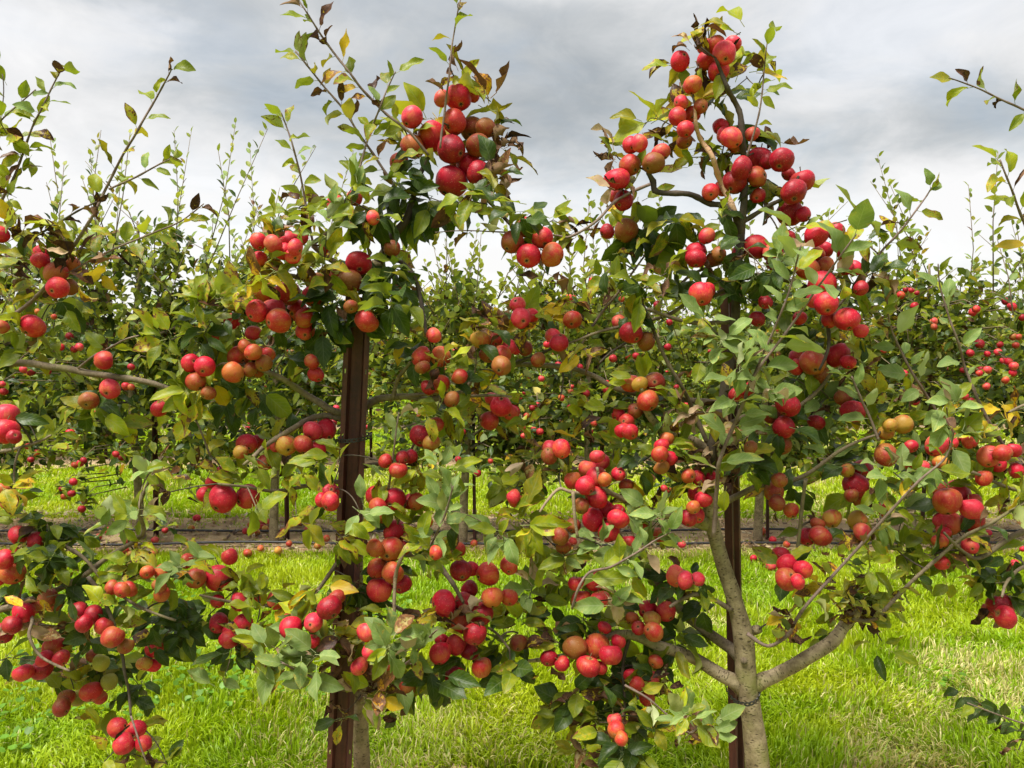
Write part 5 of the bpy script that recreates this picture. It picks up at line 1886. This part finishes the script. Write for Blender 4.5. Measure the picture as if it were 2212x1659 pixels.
def far_mass():
    """the rows beyond read as one band of foliage"""
    rs = np.random.RandomState(40)
    B, Lh = [], []
    for d in (14.5, 17.7, 21, 25, 30, 37, 46):
        half = 0.75 * d + 1
        n = int(2 * half * 260 * min(1, 22 / d))
        x = rs.uniform(-half, half, n)
        ph = fbm2(x + 90, np.full(n, d), 1.1, 20)
        top = 1.35 + 0.5 * ph
        z = 0.5 + (top - 0.5) * rs.rand(n) ** 0.8
        up = rs.rand(n) < 0.08
        z = np.where(up, top + rs.rand(n) * 0.35, z)
        y = d + rs.normal(0, 0.28, n)
        B.append(np.stack([x, y, z], 1))
        Lh.append(rs.uniform(0.06, 0.10, n) * (1 + d / 40))
    base = np.concatenate(B)
    L = np.concatenate(Lh)
    n = len(base)
    me = many_leaves('distant_orchard', base, rs.normal(0, 1, (n, 3)), rs.normal(0, .5, (n, 3)) + (0, -.3, .9), L, rs.choice(7, n, p=[0.32, 0.36, 0.14, 0.12, 0.03, 0.02, 0.01]), rs, ORDER)
    tag(put('distant_orchard', me), 'far rows of apple trees merging into one band of foliage', 'orchard rows', kind='stuff')


far_mass()

# ------------------------------------------------------------------ irrigation hoses
for k, (y0, z0, lab) in enumerate(((5.10, 0.052, 'black irrigation hose behind the second row trunks, the farther of two'), (4.80, 0.046, 'black irrigation hose before the second row trunks, the nearer of two'))):
    pts = []
    for i in range(61):
        x = -7.5 + 15 * i / 60
        pts.append((Vector((x, y0 + 0.03 * mnoise.noise(Vector((x * 0.6, k * 7, 0))), z0 + 0.018 * mnoise.noise(Vector((x * 0.9, k * 7, 4))))), 0.0078))
    V, F, U = tube_data(pts, 8)
    tag(put('irrigation_hose', new_mesh('irrigation_hose', V, F, U, mats=[BLACKP])), lab, 'hose')

# ------------------------------------------------------------------ fallen apples
FALLEN = {
    (0, 2): "825,190,P 1005,180,P 815,250,O 845,275,Y 1240,105,Y 1275,40,R 1195,185,Y 1605,265,O 1590,125,R 1642,132,Y 1622,85,O 1000,262,Y 700,120,P 640,160,O 560,200,Y 480,150,P",
    (1, 2): "30,235,Y 145,250,Y 60,108,Y 80,70,P 38,98,O 255,70,O 290,66,O 175,125,P 30,68,P 5,130,Y 455,170,O 1275,145,O 1425,112,R 1412,202,O 1215,190,P 330,110,P 215,205,O 400,220,Y 690,150,O",
    (2, 2): "375,270,R 372,246,Y 395,190,O 490,236,R 1640,290,P 1620,125,O 1565,300,R 1100,210,P",
    (3, 2): "20,350,P 30,180,R 120,210,O 1430,135,P 1560,190,R 1380,230,O 1600,330,P",
    (1, 1): "1180,1165,P 1240,1168,P 1215,1150,Y 330,1330,O",
}
FALL = {}
COLN = {'R': 'red', 'P': 'pink and red', 'O': 'orange', 'Y': 'yellow'}
rs4 = random.Random(31)
for (c, r), s in FALLEN.items():
    for w in s.split():
        a = w.split(',')
        x, y = T(c, r, float(a[0]), float(a[1]))
        rad = rs4.uniform(0.021, 0.029)
        p = G(x, y, 0.036 + rad * 0.8)
        if p.y < 4.4:
            where = 'in bright grass right of the pale trunk'
            p.z = 0.03 + rad
        elif p.y > 6.5:
            where = 'on the far dirt strip'
        elif x < 735:
            where = 'on dirt left of the wide post'
        elif x < 1590:
            where = 'on dirt between the two posts'
        else:
            where = 'on dirt right of the narrow post'
        q = Quaternion((rs4.gauss(0, 1), rs4.gauss(0, 1), rs4.gauss(0, 1), rs4.gauss(0, 1)))
        q.normalize()
        o = put('fallen_apple', rs4.choice(APPLES_FAR), None, Matrix.Translation(p) @ q.to_matrix().to_4x4() @ Matrix.Scale(rad, 4), [AM[a[2]], STALK])
        tag(o, None, 'apple', 'fallen apples ' + where)
        FALL.setdefault((COLN[a[2]], where), []).append((x, o))
NTH = ['leftmost', 'second from left', 'third from left', 'fourth from left', 'fifth from left', 'sixth from left', 'seventh from left', 'eighth from left',
       'ninth from left', 'tenth from left', 'eleventh from left', 'twelfth from left', 'thirteenth from left', 'fourteenth from left', 'fifteenth from left', 'sixteenth from left']
for (cn, where), lst in FALL.items():
    lst.sort(key=lambda t: t[0])
    for i, (x, o) in enumerate(lst):
        o['label'] = 'fallen %s apple %s' % (cn, where) + (', ' + NTH[i] if len(lst) > 1 else '')
for lst, txt in ((FARROW[0], 'third row apple tree beyond the second grass alley, '), (FARROW[1], 'fourth row apple tree showing between the nearer trees, '),
                 (FARROW[2], 'thin rusty post in the third row of trees, '), (FARROW[3], 'thin dark rusty post beside a second row apple trunk, ')):
    lst.sort(key=lambda t: t[0])
    for i, (x, o) in enumerate(lst):
        o['label'] = txt + NTH[i]
